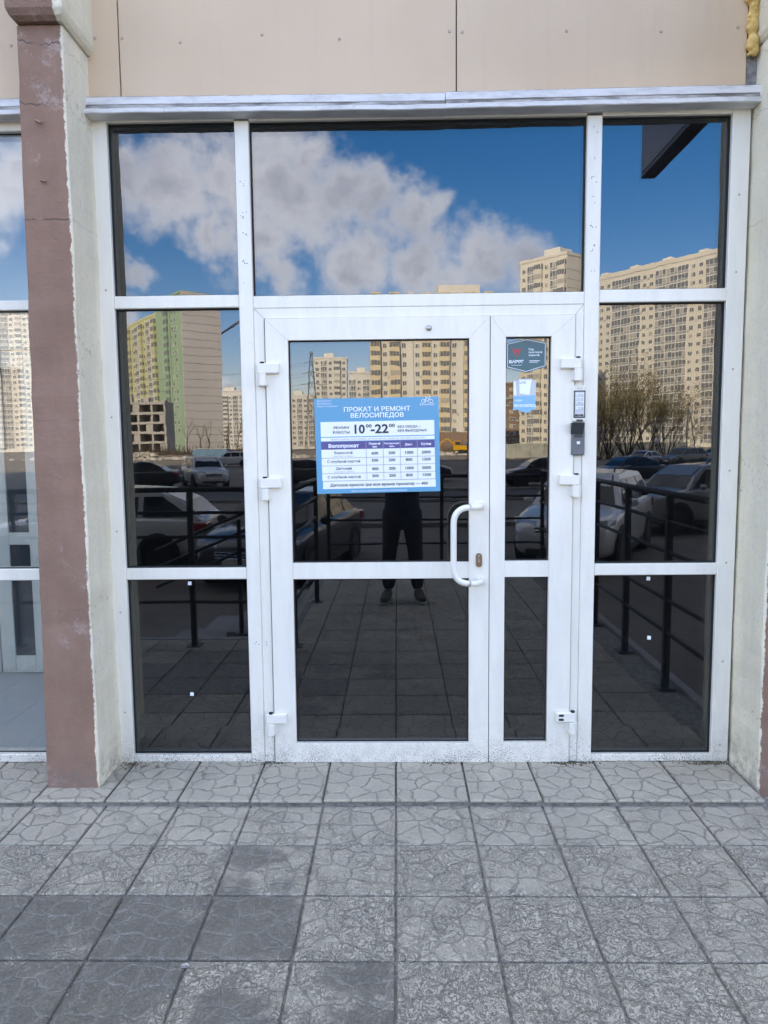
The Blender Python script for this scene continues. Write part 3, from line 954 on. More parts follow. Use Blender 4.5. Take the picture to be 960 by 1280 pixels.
# ------------------------------------------------------------------ neighbouring shopfront on the left
nb = empty('shopfront_window', (-2.7, 0.02, 0.03), 'neighbouring white framed shopfront with clear glass left of the mauve pillar', 'shopfront')
piece('jamb', rect(-1.545, -1.495, 0.03, 2.905), D0, D1, nb)
piece('jamb', rect(-4.0, -3.93, 0.03, 2.905), D0, D1, nb)
piece('mullion', rect(-2.78, -2.72, 0.03, 2.86), D0 - 0.002, D1, nb)
for x0, x1 in ((-3.93, -2.78), (-2.72, -1.545)):
    piece('head_rail', rect(x0, x1, 2.84, 2.903), D0 + 0.001, D1, nb)
    piece('transom', rect(x0, x1, 2.090, 2.132), D0 + 0.001, D1, nb)
    piece('transom', rect(x0, x1, 0.889, 0.941), D0 + 0.001, D1, nb)
    piece('sill_rail', rect(x0, x1, 0.031, 0.070), D0 + 0.001, D1, nb)
    for z0, z1 in ((2.132, 2.84), (0.941, 2.09), (0.07, 0.889)):
        pane(x0, x1, z0, z1, GY, nb, 'glass_clear')
ind = empty('inner_door', (-2.55, 1.45, 0.0), 'white inner vestibule door with dark glass panels seen through the left window', 'door')
YI = 1.40
for x0, x1 in ((-2.62, -2.28), (-3.1, -2.63)):
    piece('stile', rect(x0, x0 + 0.09, 0.005, 2.1), YI, YI + 0.05, ind)
    piece('stile', rect(x1 - 0.115, x1, 0.005, 2.1), YI, YI + 0.05, ind)
    for z0, z1 in ((0.005, 0.12), (0.86, 0.94), (2.0, 2.1)):
        piece('rail', rect(x0 + 0.09, x1 - 0.115, z0, z1), YI + 0.001, YI + 0.05, ind)
    for z0, z1 in ((0.12, 0.86), (0.94, 2.0)):
        b = MB(); b.box((x0 + 0.09, YI + 0.012, z0), (x1 - 0.115, YI + 0.03, z1)); b.build('panel', M['winglass'], ind)
piece('door_frame', rect(-2.27, -2.20, 0.0, 2.18), YI - 0.01, YI + 0.06, ind)
piece('door_frame', rect(-3.17, -3.11, 0.0, 2.18), YI - 0.01, YI + 0.06, ind)
piece('door_frame', rect(-3.11, -2.27, 2.11, 2.18), YI - 0.01, YI + 0.06, ind)

# ------------------------------------------------------------------ things fixed to the door
M['sign_blue'] = mat('sky_blue_print', (0.062, 0.33, 0.53), 0.35)
M['sign_white'] = mat('white_print', (0.80, 0.86, 0.88), 0.35)
M['sign_purple'] = mat('purple_print', (0.085, 0.075, 0.26), 0.35)
M['ink'] = mat('black_ink', (0.035, 0.036, 0.045), 0.5)
M['ink_grey'] = mat('grey_ink', (0.30, 0.33, 0.37), 0.5)
M['ink_white'] = mat('white_ink', (0.85, 0.92, 0.97), 0.4)
M['teal'] = mat('dark_teal_print', (0.022, 0.118, 0.15), 0.3)
M['red'] = mat('red_print', (0.55, 0.045, 0.06), 0.4)
M['stk_grey'] = mat('pale_grey_print', (0.52, 0.56, 0.60), 0.35)
M['stk_blue'] = mat('light_blue_print', (0.17, 0.47, 0.74), 0.35)

SY = 0.0130            # front of the sign, just off the door glass
c0, c1, c2, c3 = (-0.3625, 1.6925), (0.1870, 1.6970), (-0.3555, 1.2710), (0.1940, 1.2795)


def smap(s_, t_):
    """sign layout (855 x 655) to wall x,z"""
    u, v = s_ / 855.0, t_ / 655.0
    x = (c0[0] * (1 - u) + c1[0] * u) * (1 - v) + (c2[0] * (1 - u) + c3[0] * u) * v
    z = (c0[1] * (1 - u) + c1[1] * u) * (1 - v) + (c2[1] * (1 - u) + c3[1] * u) * v
    return x, z


def splate(b, s0, t0, s1, t1, y, th=0.0005):
    poly = [smap(s0, t1), smap(s1, t1), smap(s1, t0), smap(s0, t0)]
    b.prism(poly, y - th, y)
    return b


def stext(b, body, s_, t_, cap, align='CENTER', bold=0.0, y=0.0, sx=1.0, fit=None):
    """lettering with capital height cap (layout units), baseline at s_, t_; fit = (from, to) stretches it across"""
    vs, fs = text_geo(body, cap / 0.73, align, bold * cap, 2, sx)
    if fit:
        lo, hi = min(v[0] for v in vs), max(v[0] for v in vs)
        vs = [(fit[0] + (v[0] - lo) / (hi - lo) * (fit[1] - fit[0]) - s_, v[1]) for v in vs]
    out = []
    for a, c in vs:
        x, z = smap(s_ + a, t_ - c)
        out.append((x, y, z))
    b.add(out, fs)


sign = empty('price_sign', (-0.085, SY, 1.275), 'light blue bicycle hire price sign with a white table on the door glass', 'sign')
b = MB(); splate(b, 0, 0, 855, 655, SY + 0.002, 0.002); b.build('board', M['sign_blue'], sign)
Y1 = SY
for nm, q in (('hours_panel', (38, 160, 822, 262)), ('note_strip', (38, 268, 822, 292)), ('table_panel', (38, 350, 822, 566)), ('footer_panel', (42, 570, 824, 623))):
    b = MB(); splate(b, *q, Y1); b.build(nm, M['sign_white'], sign)
b = MB(); splate(b, 38, 296, 822, 350, Y1); hdr = b.build('table_header', M['sign_purple'], sign)
b = MB()
for t_ in (409, 462, 516, 568):
    splate(b, 38, t_ - 1.6, 822, t_ + 1.6, Y1 - 0.0006)
for s_ in (348, 466, 584, 702):
    splate(b, s_ - 1.6, 298, s_ + 1.6, 568, Y1 - 0.0007)
tag(b.build('table_line', M['ink_grey'], sign), kind='stuff')
YT = Y1 - 0.0012
b = MB()
stext(b, 'ПРОКАТ И РЕМОНТ', 430, 92, 31, bold=0.022, y=YT, sx=1.12)
stext(b, 'ВЕЛОСИПЕДОВ', 430, 134, 31, bold=0.022, y=YT, sx=1.12)
tag(b.build('title_lettering', M['ink_white'], sign), kind='stuff')
b = MB()
stext(b, 'ВЕЛОПРОКАТ', 18, 22, 9, 'LEFT', y=YT, sx=1.2)
stext(b, 'ВЕЛОРЕМОНТ', 18, 40, 9, 'LEFT', y=YT, sx=1.2)
stext(b, 'ПРОКАТ И РЕМОНТ', 18, 58, 9, 'LEFT', y=YT, sx=1.2)
stext(b, 'ПРОКАТ ВЕЛОСИПЕДОВ И РЕМОНТ ВЕЛОСИПЕДОВ', 430, 647, 11, y=YT)
tag(b.build('small_lettering', M['ink_white'], sign), kind='stuff')
b = MB()          # line-drawn bicycle emblem top right
for cx in (752, 800):
    ring = [smap(cx + 15 * math.cos(a), 30 - 13 * math.sin(a)) for a in [2 * math.pi * k / 14 for k in range(15)]]
    b.tube([(x, YT, z) for x, z in ring], 0.0011, 4, cap=False)
for path in (((752, 30), (770, 10), (794, 8), (800, 30)), ((770, 10), (778, 32), (794, 8)), ((752, 30), (778, 32)), ((764, 4), (778, 4)), ((790, 2), (804, 0))):
    b.tube([(smap(*p)[0], YT, smap(*p)[1]) for p in path], 0.0011, 4)
stext(b, 'Велопрокат', 776, 58, 13, bold=0.012, y=YT)
tag(b.build('bicycle_emblem', M['ink_white'], sign), kind='stuff')
b = MB()
stext(b, 'РЕЖИМ', 180, 209, 17, bold=0.03, y=YT, sx=1.2)
stext(b, 'РАБОТЫ', 180, 241, 17, bold=0.03, y=YT, sx=1.2)
stext(b, '10', 308, 242, 62, bold=0.04, y=YT, fit=(272, 344))
stext(b, '00', 368, 203, 23, bold=0.04, y=YT, fit=(350, 391))
stext(b, '-22', 447, 242, 62, bold=0.04, y=YT, fit=(383, 506))
stext(b, '00', 528, 203, 23, bold=0.04, y=YT, fit=(510, 551))
stext(b, 'БЕЗ ОБЕДА –', 568, 209, 15, 'LEFT', bold=0.03, y=YT, sx=1.2)
stext(b, 'БЕЗ ВЫХОДНЫХ', 568, 236, 15, 'LEFT', bold=0.03, y=YT, sx=1.2)
tag(b.build('hours_lettering', M['ink'], sign), kind='stuff')
b = MB()
stext(b, 'Велопрокат', 192, 337, 24, bold=0.045, y=YT, sx=1.12)
stext(b, 'Первый', 407, 321, 14, bold=0.04, y=YT, sx=1.1)
stext(b, 'час', 407, 342, 14, bold=0.04, y=YT, sx=1.1)
stext(b, 'Последующие', 525, 320, 11, bold=0.04, y=YT)
stext(b, 'часы', 525, 340, 11, bold=0.04, y=YT)
stext(b, 'День', 643, 331, 14, bold=0.04, y=YT, sx=1.1)
stext(b, 'Сутки', 762, 331, 16, bold=0.04, y=YT, sx=1.1)
tag(b.build('header_lettering', M['ink_white'], sign), kind='stuff')
b = MB()
for t_, row, vals in ((381, 'Взрослый', ('600', '200', '1000', '2000')), (441, 'С клубной картой', ('500', '200', '800', '1500')),
                      (490, 'Детский', ('400', '200', '1000', '2000')), (549, 'С клубной картой', ('300', '200', '800', '1500'))):
    stext(b, row, 190, t_, 17, bold=0.02, y=YT, sx=1.15)
    tt = {381: 390, 490: 498}.get(t_, t_ - 2)
    for s_, v in zip((407, 525, 643, 762), vals):
        stext(b, v, s_, tt, 20, bold=0.035, y=YT, sx=1.15)
stext(b, 'Детское кресло (на все время проката) — 400', 430, 606, 19, bold=0.035, y=YT, sx=1.16)
tag(b.build('price_lettering', M['ink'], sign), kind='stuff')
b = MB()
stext(b, '(паспорт и залог)', 190, 402, 10, y=YT, sx=1.2)
stext(b, '(паспорт и залог)', 190, 510, 10, y=YT, sx=1.2)
stext(b, 'прокат и ремонт велосипедов, детское кресло, прокат на весь день и на сутки', 430, 285, 11, y=YT, sx=1.12)
tag(b.build('note_lettering', M['ink_grey'], sign), kind='stuff')

GX = LF + 0.026          # front of the side leaf glass


def wtext(b, body, x, z, cap, align='CENTER', bold=0.0, y=0.0, sx=1.0):
    vs, fs = text_geo(body, cap / 0.73, align, bold * cap, 2, sx)
    b.add([(x + a, y, z + c) for a, c in vs], fs)


hexs = empty('sticker', (0.569, GX - 0.001, 1.80), 'dark teal six sided guard sticker with a red emblem on the narrow leaf', 'sticker')
hp = [(0.484, 1.818), (0.5705, 1.796), (0.658, 1.822), (0.658, 1.926), (0.5705, 1.9435), (0.484, 1.924)]
b = MB(); b.prism(hp, GX - 0.0012, GX - 0.0002); b.build('backing', M['teal'], hexs)
b = MB()
h2, h3 = inset(hp, 0.004), inset(hp, 0.0062)
for i in range(6):
    j = (i + 1) % 6
    b.add([(h2[i][0], GX - 0.0016, h2[i][1]), (h2[j][0], GX - 0.0016, h2[j][1]), (h3[j][0], GX - 0.0016, h3[j][1]), (h3[i][0], GX - 0.0016, h3[i][1])], [(0, 1, 2, 3)])
tag(b.build('outline', M['ink_white'], hexs), kind='stuff')
b = MB()
for poly in ([(0.505, 1.905), (0.519, 1.894), (0.529, 1.862), (0.5195, 1.876)], [(0.553, 1.905), (0.539, 1.894), (0.529, 1.862), (0.5385, 1.876)], [(0.519, 1.898), (0.539, 1.898), (0.529, 1.880)]):
    b.prism(poly, GX - 0.0018, GX - 0.0013)
tag(b.build('emblem', M['red'], hexs), kind='stuff')
b = MB()
wtext(b, 'ВАРЯГ', 0.5275, 1.838, 0.0125, bold=0.05, y=GX - 0.0018, sx=1.2)
for i, w_ in enumerate(('Под', 'пультовой', 'охраной')):
    wtext(b, w_, 0.580, 1.893 - i * 0.0125, 0.0075, 'LEFT', bold=0.03, y=GX - 0.0018, sx=1.15)
b.box((0.505, GX - 0.0018, 1.828), (0.552, GX - 0.0013, 1.8295))
b.box((0.584, GX - 0.0018, 1.846), (0.630, GX - 0.0013, 1.8485))
b.box((0.584, GX - 0.0018, 1.840), (0.622, GX - 0.0013, 1.8420))
tag(b.build('lettering', M['ink_white'], hexs), kind='stuff')

st2 = empty('sticker', (0.567, GX - 0.001, 1.62), 'small torn pale grey and light blue sticker below the six sided one', 'sticker')
b = MB(); b.prism([(0.515, 1.690), (0.614, 1.690), (0.614, 1.762), (0.600, 1.764), (0.597, 1.770), (0.540, 1.770), (0.537, 1.763), (0.515, 1.763)], GX - 0.0012, GX - 0.0002); b.build('backing', M['stk_grey'], st2)
b = MB(); b.prism([(0.517, 1.700), (0.530, 1.700), (0.524, 1.758), (0.517, 1.758)], GX - 0.0018, GX - 0.0013)
b.prism([(0.543, 1.706), (0.586, 1.700), (0.594, 1.764), (0.541, 1.764)], GX - 0.0018, GX - 0.0013); tag(b.build('white_patch', M['ink_white'], st2), kind='stuff')
b = MB(); b.prism([(0.515, 1.633), (0.530, 1.636), (0.545, 1.632), (0.556, 1.626), (0.571, 1.622), (0.588, 1.625), (0.596, 1.634), (0.612, 1.637), (0.614, 1.698), (0.515, 1.694)], GX - 0.0021, GX - 0.0014); b.build('blue_band', M['stk_blue'], st2)
b = MB()
wtext(b, 'LIVE', 0.556, 1.748, 0.011, bold=0.02, y=GX - 0.0024)
tag(b.build('grey_lettering', M['ink_grey'], st2), kind='stuff')
b = MB()
wtext(b, 'ЖДЕМ', 0.520, 1.672, 0.0075, 'LEFT', bold=0.03, y=GX - 0.0026)
wtext(b, 'ВЕЛОСИПЕД', 0.566, 1.648, 0.0105, bold=0.05, y=GX - 0.0026, sx=1.05)
tag(b.build('lettering', M['ink_white'], st2), kind='stuff')

kp = empty('keypad', (0.796, 0.0, 1.575), 'white access keypad with a black rimmed button field on the door frame', 'keypad')
b = MB(); b.box((0.768, -0.020, 1.577), (0.8255, 0.0018, 1.735), 0.006); b.build('housing', M['white'], kp)
b = MB(); b.box((0.7715, -0.0225, 1.596), (0.8220, -0.0195, 1.714), 0.002); b.build('bezel', M['ink'], kp)
b = MB(); b.box((0.7765, -0.0236, 1.602), (0.8170, -0.0226, 1.708)); b.build('key_field', M['stk_grey'], kp)
for r_ in range(4):
    for c_ in range(3):
        x, z = 0.7795 + c_ * 0.0125, 1.691 - r_ * 0.0175 - (0.006 if r_ > 2 else 0)
        b = MB(); b.box((x, -0.0258, z), (x + 0.010, -0.0236, z + 0.0125), 0.001)
        k_ = b.build('key', M['sign_white'], kp)
        b = MB(); wtext(b, '123456789*0#'[r_ * 3 + c_], x + 0.005, z + 0.003, 0.0065, bold=0.04, y=-0.0260); b.build('digit', M['ink'], k_)
b = MB()
for x in (0.7775, 0.7965): b.box((x, -0.0236, 1.604), (x + 0.017, -0.0230, 1.611))
tag(b.build('legend', M['ink'], kp), kind='stuff')
b = MB(); b.box((0.784, -0.0212, 1.581), (0.812, -0.0198, 1.589)); b.build('badge', M['ink'], kp)
b = MB()
for x in (0.787, 0.801): b.box((x, -0.0212, 1.722), (x + 0.006, -0.0198, 1.7255))
tag(b.build('indicator', M['ink_grey'], kp), kind='stuff')

M['grey_plastic'] = mat('slate_grey_plastic', rough=0.45, fn=grain((0.115, 0.125, 0.14), (0.145, 0.155, 0.17), 20, 4))
M['grey_dark'] = mat('charcoal_plastic', (0.045, 0.05, 0.058), 0.4)
db = empty('door_bell', (0.792, 0.0, 1.434), 'slate grey call button with a hooded top and a small white square button', 'intercom')
b = MB(); b.box((0.7655, -0.022, 1.4335), (0.8225, 0.0016, 1.5725), 0.005); b.build('housing', M['grey_plastic'], db)
b = MB(); b.add([(0.7605, -0.0225, 1.525), (0.8125, -0.0225, 1.525), (0.8145, -0.050, 1.574), (0.7585, -0.050, 1.576), (0.7605, -0.018, 1.574), (0.8145, -0.018, 1.574)],
                [(0, 1, 2, 3), (3, 2, 5, 4), (0, 3, 4), (1, 5, 2), (0, 4, 5, 1)]); b.build('hood', M['grey_dark'], db)
b = MB(); b.box((0.774, -0.026, 1.512), (0.812, -0.0215, 1.524), 0.002); b.build('speaker_lip', M['grey_dark'], db)
b = MB(); b.box((0.7865, -0.0262, 1.4815), (0.8010, -0.0218, 1.4945), 0.0015); b.build('push_button', M['sign_white'], db)

# scraps of white paper left on the lower panes
for lb, x, z in (('tiny white paper scrap in the middle of the lower left pane', -0.958, 0.345), ('tiny white paper scrap just under the left transom', -0.950, 0.866),
                 ('tiny white paper scrap just under the right transom', 1.132, 0.875), ('tiny white paper scrap in the middle of the lower right pane', 1.142, 0.602)):
    b = MB(); w_ = 0.009
    b.prism([(x - w_, z - w_ * 0.9), (x + w_ * 0.9, z - w_), (x + w_, z + w_ * 0.8), (x - w_ * 0.8, z + w_)], GY - 0.0008, GY - 0.0001)
    b.thing('paper_scrap', M['sign_white'], lb, 'sticker', 'paper scraps stuck on the glass', loc=(x, GY, z))

# ------------------------------------------------------------------ ground, terrace, paving
b = MB()
b.add([(-3000, 60, Z_ROAD), (3000, 60, Z_ROAD), (3000, -3000, Z_ROAD), (-3000, -3000, Z_ROAD)], [(0, 3, 2, 1)])
tag(b.build('ground', M['ground']), kind='structure')
b = MB(); b.add([(-70, -31, Z_ROAD + 0.004), (90, -31, Z_ROAD + 0.004), (90, -25, Z_ROAD + 0.004), (-70, -25, Z_ROAD + 0.004)], [(0, 1, 2, 3)])
tag(b.build('road', M['asphalt']), kind='structure')
for y in (-24.8, -31.2, -16.2):
    b = MB(); b.box((-70, y - 0.09, Z_ROAD - 0.1), (90, y + 0.09, Z_ROAD + 0.13), 0.02)
    tag(b.build('kerb', M['kerb']), kind='structure')

TX0, TX1, TY, CY = -5.6, 1.70, -2.145, -4.86
terr = MB()
terr.box((TX0, TY + 0.01, Z_ROAD - 0.2), (TX1, 0.03, -0.010))
terr.box((-0.80, CY, Z_ROAD - 0.2), (TX1, TY + 0.009, -0.0102))
terrace = tag(terr.build('pavement', M['bedding']), kind='structure')
step = MB(); step.box((-4.0, -0.343, -0.009), (1.508, 0.028, 0.0185))
step_o = tag(step.build('doorstep', M['bedding']), kind='structure')

TW, X0, YR = 0.30184, -0.0139, -0.3286
GAP = 0.0042


def slab_mesh(w, d, th, ch):
    b = MB()
    b.box((-w / 2, -d / 2, -th), (w / 2, d / 2, 0.0), ch)
    return b.mesh('paving_slab', M['paving'])


slab_me = slab_mesh(TW - GAP * 2, TW - GAP * 2, 0.045, 0.004)
step_me = slab_mesh(TW - GAP * 2, 0.362, 0.013, 0.004)
rr = random.Random(21)
DARK = {(1, -3): 0.42, (1, -2): 0.50, (1, -4): 0.16, (1, -5): 0.22, (2, -6): 1, (2, -5): 1, (2, -4): 1, (2, -3): 1, (2, -2): 0.92, (2, -1): 0.16,
        (3, -6): 1, (3, -5): 1, (3, -4): 1, (3, -3): 0.95, (3, -2): 0.50, (3, -1): 0.46, (3, 0): 0.12, (4, -5): 1, (4, -4): 1, (4, -3): 0.8, (4, -2): 0.6, (4, -1): 0.3}


def slab(me, x, y, z, parent, dark, worn, rot):
    o = bpy.data.objects.new('paving_slab', me)
    COL.objects.link(o)
    o.parent = parent
    o.location = (x, y, z + rr.uniform(-0.0012, 0.0012))
    o.rotation_euler = (rr.uniform(-0.004, 0.004), rr.uniform(-0.004, 0.004), rot + rr.uniform(-0.004, 0.004))
    o.color = (dark, worn, 0, 1)


for j in range(6):
    for k in range(-9, 5):
        x, y = X0 + (k + 0.5) * TW, YR - (j + 0.5) * TW
        d = DARK.get((j, k), 0.0)
        wn = (0.30, 0.62, 0.82, 0.85, 0.7, 0.6)[j] + rr.uniform(-0.18, 0.18)
        if x + TW / 2 < TX1 + 0.02:
            slab(slab_me, x, y, 0.0, terrace, d, wn, rr.choice((0, 1, 2, 3)) * math.pi / 2)
for j in range(6, 15):
    for k in range(-3, 5):
        slab(slab_me, X0 + (k + 0.5) * TW, YR - (j + 0.5) * TW, 0.0, terrace, 0.0, rr.uniform(0.2, 0.7), rr.choice((0, 1, 2, 3)) * math.pi / 2)
for k in range(-9, 5):
    slab(step_me, X0 + (k + 0.5) * TW, -0.177, 0.032, step_o, 0.0, rr.uniform(-0.1, 0.12), 0.0)
# the far end of the terrace, never seen close
b = MB()
for j in range(6):
    for k in range(-18, -9):
        x, y = X0 + (k + 0.5) * TW, YR - (j + 0.5) * TW
        b.box((x - TW / 2 + GAP, y - TW / 2 + GAP, -0.04), (x + TW / 2 - GAP, y + TW / 2 - GAP, 0.0), 0.004)
for k in range(-13, -9):
    x = X0 + (k + 0.5) * TW
    b.box((x - TW / 2 + GAP, -0.358, 0.019), (x + TW / 2 - GAP, 0.004, 0.032), 0.005)
tag(b.build('distant_slabs', M['paving'], terrace), kind='stuff')
# edging kerbs
for lo, hi in (((TX0, TY - 0.06, Z_ROAD), (-0.805, TY + 0.008, 0.004)), ((-0.86, CY, Z_ROAD), (-0.805, -3.66, 0.004)), ((-0.86, -3.45, Z_ROAD), (-0.805, TY - 0.062, 0.004)),
               ((TX1, CY, Z_ROAD), (TX1 + 0.06, -0.26, 0.012)), ((-0.80, CY - 0.06, Z_ROAD), (TX1 + 0.06, CY - 0.001, 0.004))):
    b = MB(); b.box(lo, hi, 0.006)
    tag(b.build('terrace_edging', M['kerb']), kind='structure')
# stair down to the left of the landing
for i in range(4):
    b = MB(); b.box((-0.865 - (i + 1) * 0.40, -4.80, Z_ROAD - 0.05), (-0.8645 - i * 0.40, -3.50, -0.152 * (i + 1)), 0.008)
    tag(b.build('stair_step', M['kerb']), kind='structure')
# crumbs of mortar, grit and a few dead leaves along the doorstep
M['crumb'] = mat('pale_crumb', (0.5, 0.48, 0.45), 0.9)
M['litter'] = mat('dry_leaf', (0.20, 0.15, 0.09), 0.8)
b = MB()
for i in range(150):
    e = rr.random()
    if e < 0.45:
        x, y, z = rr.uniform(-1.28, 1.5), rr.uniform(-0.05, -0.004), 0.033
        if rr.random() < 0.5: x = rr.choice((-1.27, -0.62, 0.72, 0.85, 1.45)) + rr.gauss(0, 0.05)
    elif e < 0.75:
        x, y, z = rr.uniform(-1.7, 1.5), rr.uniform(-0.385, -0.366), 0.001
    else:
        x, y, z = rr.uniform(-1.6, 1.5), rr.uniform(-1.5, -0.05), 0.001
        if y > -0.36: z = 0.033
    s = rr.uniform(0.0012, 0.0042) * (1.0 if y > -0.4 else 0.8)
    b.ball((x, y, z + s * 0.4), s, 5, 4, sq=(rr.uniform(.7, 1.4), rr.uniform(.7, 1.4), 0.7))
tag(b.build('grit', M['crumb']), kind='stuff')
b = MB()
for i in range(46):
    x, y, z = (-1.25 + abs(rr.gauss(0, 0.07)), -0.02 - abs(rr.gauss(0, 0.03)), 0.034) if i < 30 else (1.47 - abs(rr.gauss(0, 0.10)), -0.02 - abs(rr.gauss(0, 0.012)), 0.034)
    a, l = rr.uniform(0, 6.28), rr.uniform(0.005, 0.018)
    dx, dy = math.cos(a) * l, math.sin(a) * l
    b.add([(x - dx, y - dy, z), (x + dy * .35, y - dx * .35, z + 0.003), (x + dx, y + dy, z + 0.002), (x - dy * .35, y + dx * .35, z + 0.004)], [(0, 1, 2, 3)])
tag(b.build('plant_litter', M['litter']), kind='stuff')
lf = [(-0.010, -0.004), (0.002, -0.007), (0.014, 0.0), (0.004, 0.006), (-0.008, 0.003)]
b = MB(); b.add([(-0.62 + x * 1.1, -1.262 + y, 0.004 + 0.006 * abs(y) / 0.007) for x, y in lf] + [(-0.62 + x * 1.1, -1.262 + y, 0.002) for x, y in lf], [(0, 1, 2, 3, 4), (9, 8, 7, 6, 5)])
b.thing('fallen_leaf', M['crumb'], 'small pale dry leaf lying on the paving slabs at lower left', 'leaf', loc=(-0.62, -1.262, 0.0))
# moss in the corners of the doorstep
M['moss'] = mat('dull_moss', rough=0.95, fn=grain((0.06, 0.06, 0.035), (0.13, 0.12, 0.08), 60, 5))
b = MB()
for i in range(420):
    c = rr.choice((-1.255, -0.6, 0.74, 0.80, 1.40, 1.47, 0.2))
    x, y = c + rr.gauss(0, 0.05), -0.0 - abs(rr.gauss(0, 0.014))
    if x > 1.5 or x < -1.28: continue
    s = rr.uniform(0.002, 0.005)
    b.ball((x, y - 0.006, 0.032), s, 5, 4)
tag(b.build('moss', M['moss']), kind='stuff')


# ------------------------------------------------------------------ railings
def railing(label, loc, posts, runs):
    o = empty('railing', loc, label, 'railing', 'black pipe railings round the terrace')
    for (x, y, z0, z1) in posts:
        b = MB(); b.box((x - 0.02, y - 0.02, z0), (x + 0.02, y + 0.02, z1), 0.004)
        p = b.build('post', M['rail'], o)
        b = MB(); b.box((x - 0.055, y - 0.055, z0 - 0.001), (x + 0.055, y + 0.055, z0 + 0.007), 0.002)
        b.build('base_plate', M['rail'], p)
    for p0, p1, r in runs:
        b = MB(); b.tube([p0, p1], r, 8)
        b.build('rail', M['rail'], o, smooth=True)
    return o


def lv(p0, p1, zs):
    return [((p0[0], p0[1], z), (p1[0], p1[1], z), 0.019 if i == 0 else 0.0125) for i, z in enumerate(zs)]


railing('black railing along the terrace edge in front of the left windows', (-2.5, -1.98, 0), [(x, -1.98, 0.0, 1.17) for x in (-5.4, -4.2, -2.86, -1.525, -0.765)],
        lv((-5.42, -1.98), (-0.765, -1.98), (1.17, 1.0, 0.82, 0.33)))
railing('black railing along the left side of the paved walkway', (-0.71, -2.8, 0), [(-0.765, -3.48, 0.0, 1.17), (-0.765, -4.72, 0.0, 1.17)], lv((-0.766, -2.0), (-0.766, -3.46), (1.17, 1.0, 0.82, 0.33)))
railing('black railing along the right side of the walkway beside the right pillar', (1.625, -2.5, 0), [(1.622, y, 0.0, 1.18) for y in (-1.02, -1.79, -2.56, -3.33, -4.10, -4.75)],
        lv((1.622, -0.26), (1.622, -4.75), (1.18, 1.015, 0.83, 0.54, 0.34)))
railing('black railing across the far end of the walkway landing', (0.5, -4.75, 0), [(0.5, -4.75, 0.0, 1.13)], lv((-0.765, -4.75), (1.622, -4.75), (1.13, 0.90, 0.65, 0.38)))
sl = 0.38
railing('sloping black railing beside the steps down to the car park', (-1.5, -3.48, -0.4), [(-1.50, -3.46, -0.31, 0.80)],
        [((-0.765, -3.47, z), (-2.30, -3.46, z - sl * 1.71), 0.016) for z in (1.15, 0.98, 0.80)])

# ------------------------------------------------------------------ the photographer
M['skin'] = mat('skin', rough=0.55, fn=grain((0.50, 0.30, 0.22), (0.55, 0.35, 0.26), 30, 4))
M['jacket'] = mat('navy_jacket_cloth', rough=0.85, fn=grain((0.022, 0.028, 0.058), (0.040, 0.048, 0.085), 12, 5, 0.010, 14))
M['jeans'] = mat('dark_jeans', rough=0.9, fn=grain((0.02, 0.023, 0.034), (0.042, 0.046, 0.062), 25, 6, 0.006, 20))
M['shoe'] = mat('grey_suede', rough=0.8, fn=grain((0.11, 0.10, 0.09), (0.17, 0.155, 0.14), 40, 4))
M['sole'] = mat('pale_rubber', (0.42, 0.40, 0.37), 0.7)
M['hair'] = mat('dark_brown_hair', (0.03, 0.02, 0.015), 0.6)
M['eye'] = mat('eye_white', (0.75, 0.73, 0.70), 0.2)
M['phone'] = mat('black_phone', (0.015, 0.015, 0.018), 0.2)


def skin_obj(name, chains, m, parent, sub=2, loc=(0, 0, 0)):
    """chains: dict key -> (pos, radius[, radius_y]); edges listed by key"""
    keys, edges = chains
    idx = {k: i for i, k in enumerate(keys)}
    me = bpy.data.meshes.new(name)
    me.from_pydata([tuple(Vector(keys[k][0]) - Vector(loc)) for k in keys], [(idx[a], idx[c]) for a, c in edges], [])
    me.materials.append(m)
    o = bpy.data.objects.new(name, me)
    COL.objects.link(o)
    if parent is not None: o.parent = parent
    sk = o.modifiers.new('skin', 'SKIN')
    sk.use_smooth_shade = True
    sk.branch_smoothing = 0.6
    if not me.skin_vertices:
        me.skin_vertices  # layer is made with the modifier
    d = me.skin_vertices[0].data
    for k, i in idx.items():
        q = keys[k]
        d[i].radius = (q[1], q[2] if len(q) > 2 else q[1])
        d[i].use_root = (i == 0)
    ss = o.modifiers.new('smooth', 'SUBSURF')
    ss.levels = ss.render_levels = sub
    return o


PX, PY = 0.05, -3.52
per = empty('person', (PX, PY, 0.0), 'person in a long navy jacket and dark jeans taking the photo', 'person')


def pp(x, y, z):
    return (x, y, z)


K = {'pelvis': (pp(0, 0, 0.93), 0.14, 0.105), 'waist': (pp(0, 0.0, 1.08), 0.135, 0.10), 'chest': (pp(0, 0.01, 1.28), 0.155, 0.115), 'upper': (pp(0, 0.0, 1.42), 0.12, 0.09),
     'neck': (pp(0, 0.01, 1.50), 0.056), 'jaw': (pp(0, 0.035, 1.565), 0.060, 0.066), 'face': (pp(0, 0.038, 1.64), 0.074, 0.090), 'brow': (pp(0, 0.03, 1.69), 0.075, 0.092), 'crown': (pp(0, 0.02, 1.735), 0.055, 0.07)}
Ed = [('pelvis', 'waist'), ('waist', 'chest'), ('chest', 'upper'), ('upper', 'neck'), ('neck', 'jaw'), ('jaw', 'face'), ('face', 'brow'), ('brow', 'crown')]
K['nose'] = (pp(0, 0.148, 1.625), 0.010); K['noseb'] = (pp(0, 0.120, 1.650), 0.012)
Ed += [('face', 'noseb'), ('noseb', 'nose')]
HANDX, HANDY, HANDZ = -0.05, 0.335, 1.40     # the phone, held in front of the face (local to the person)
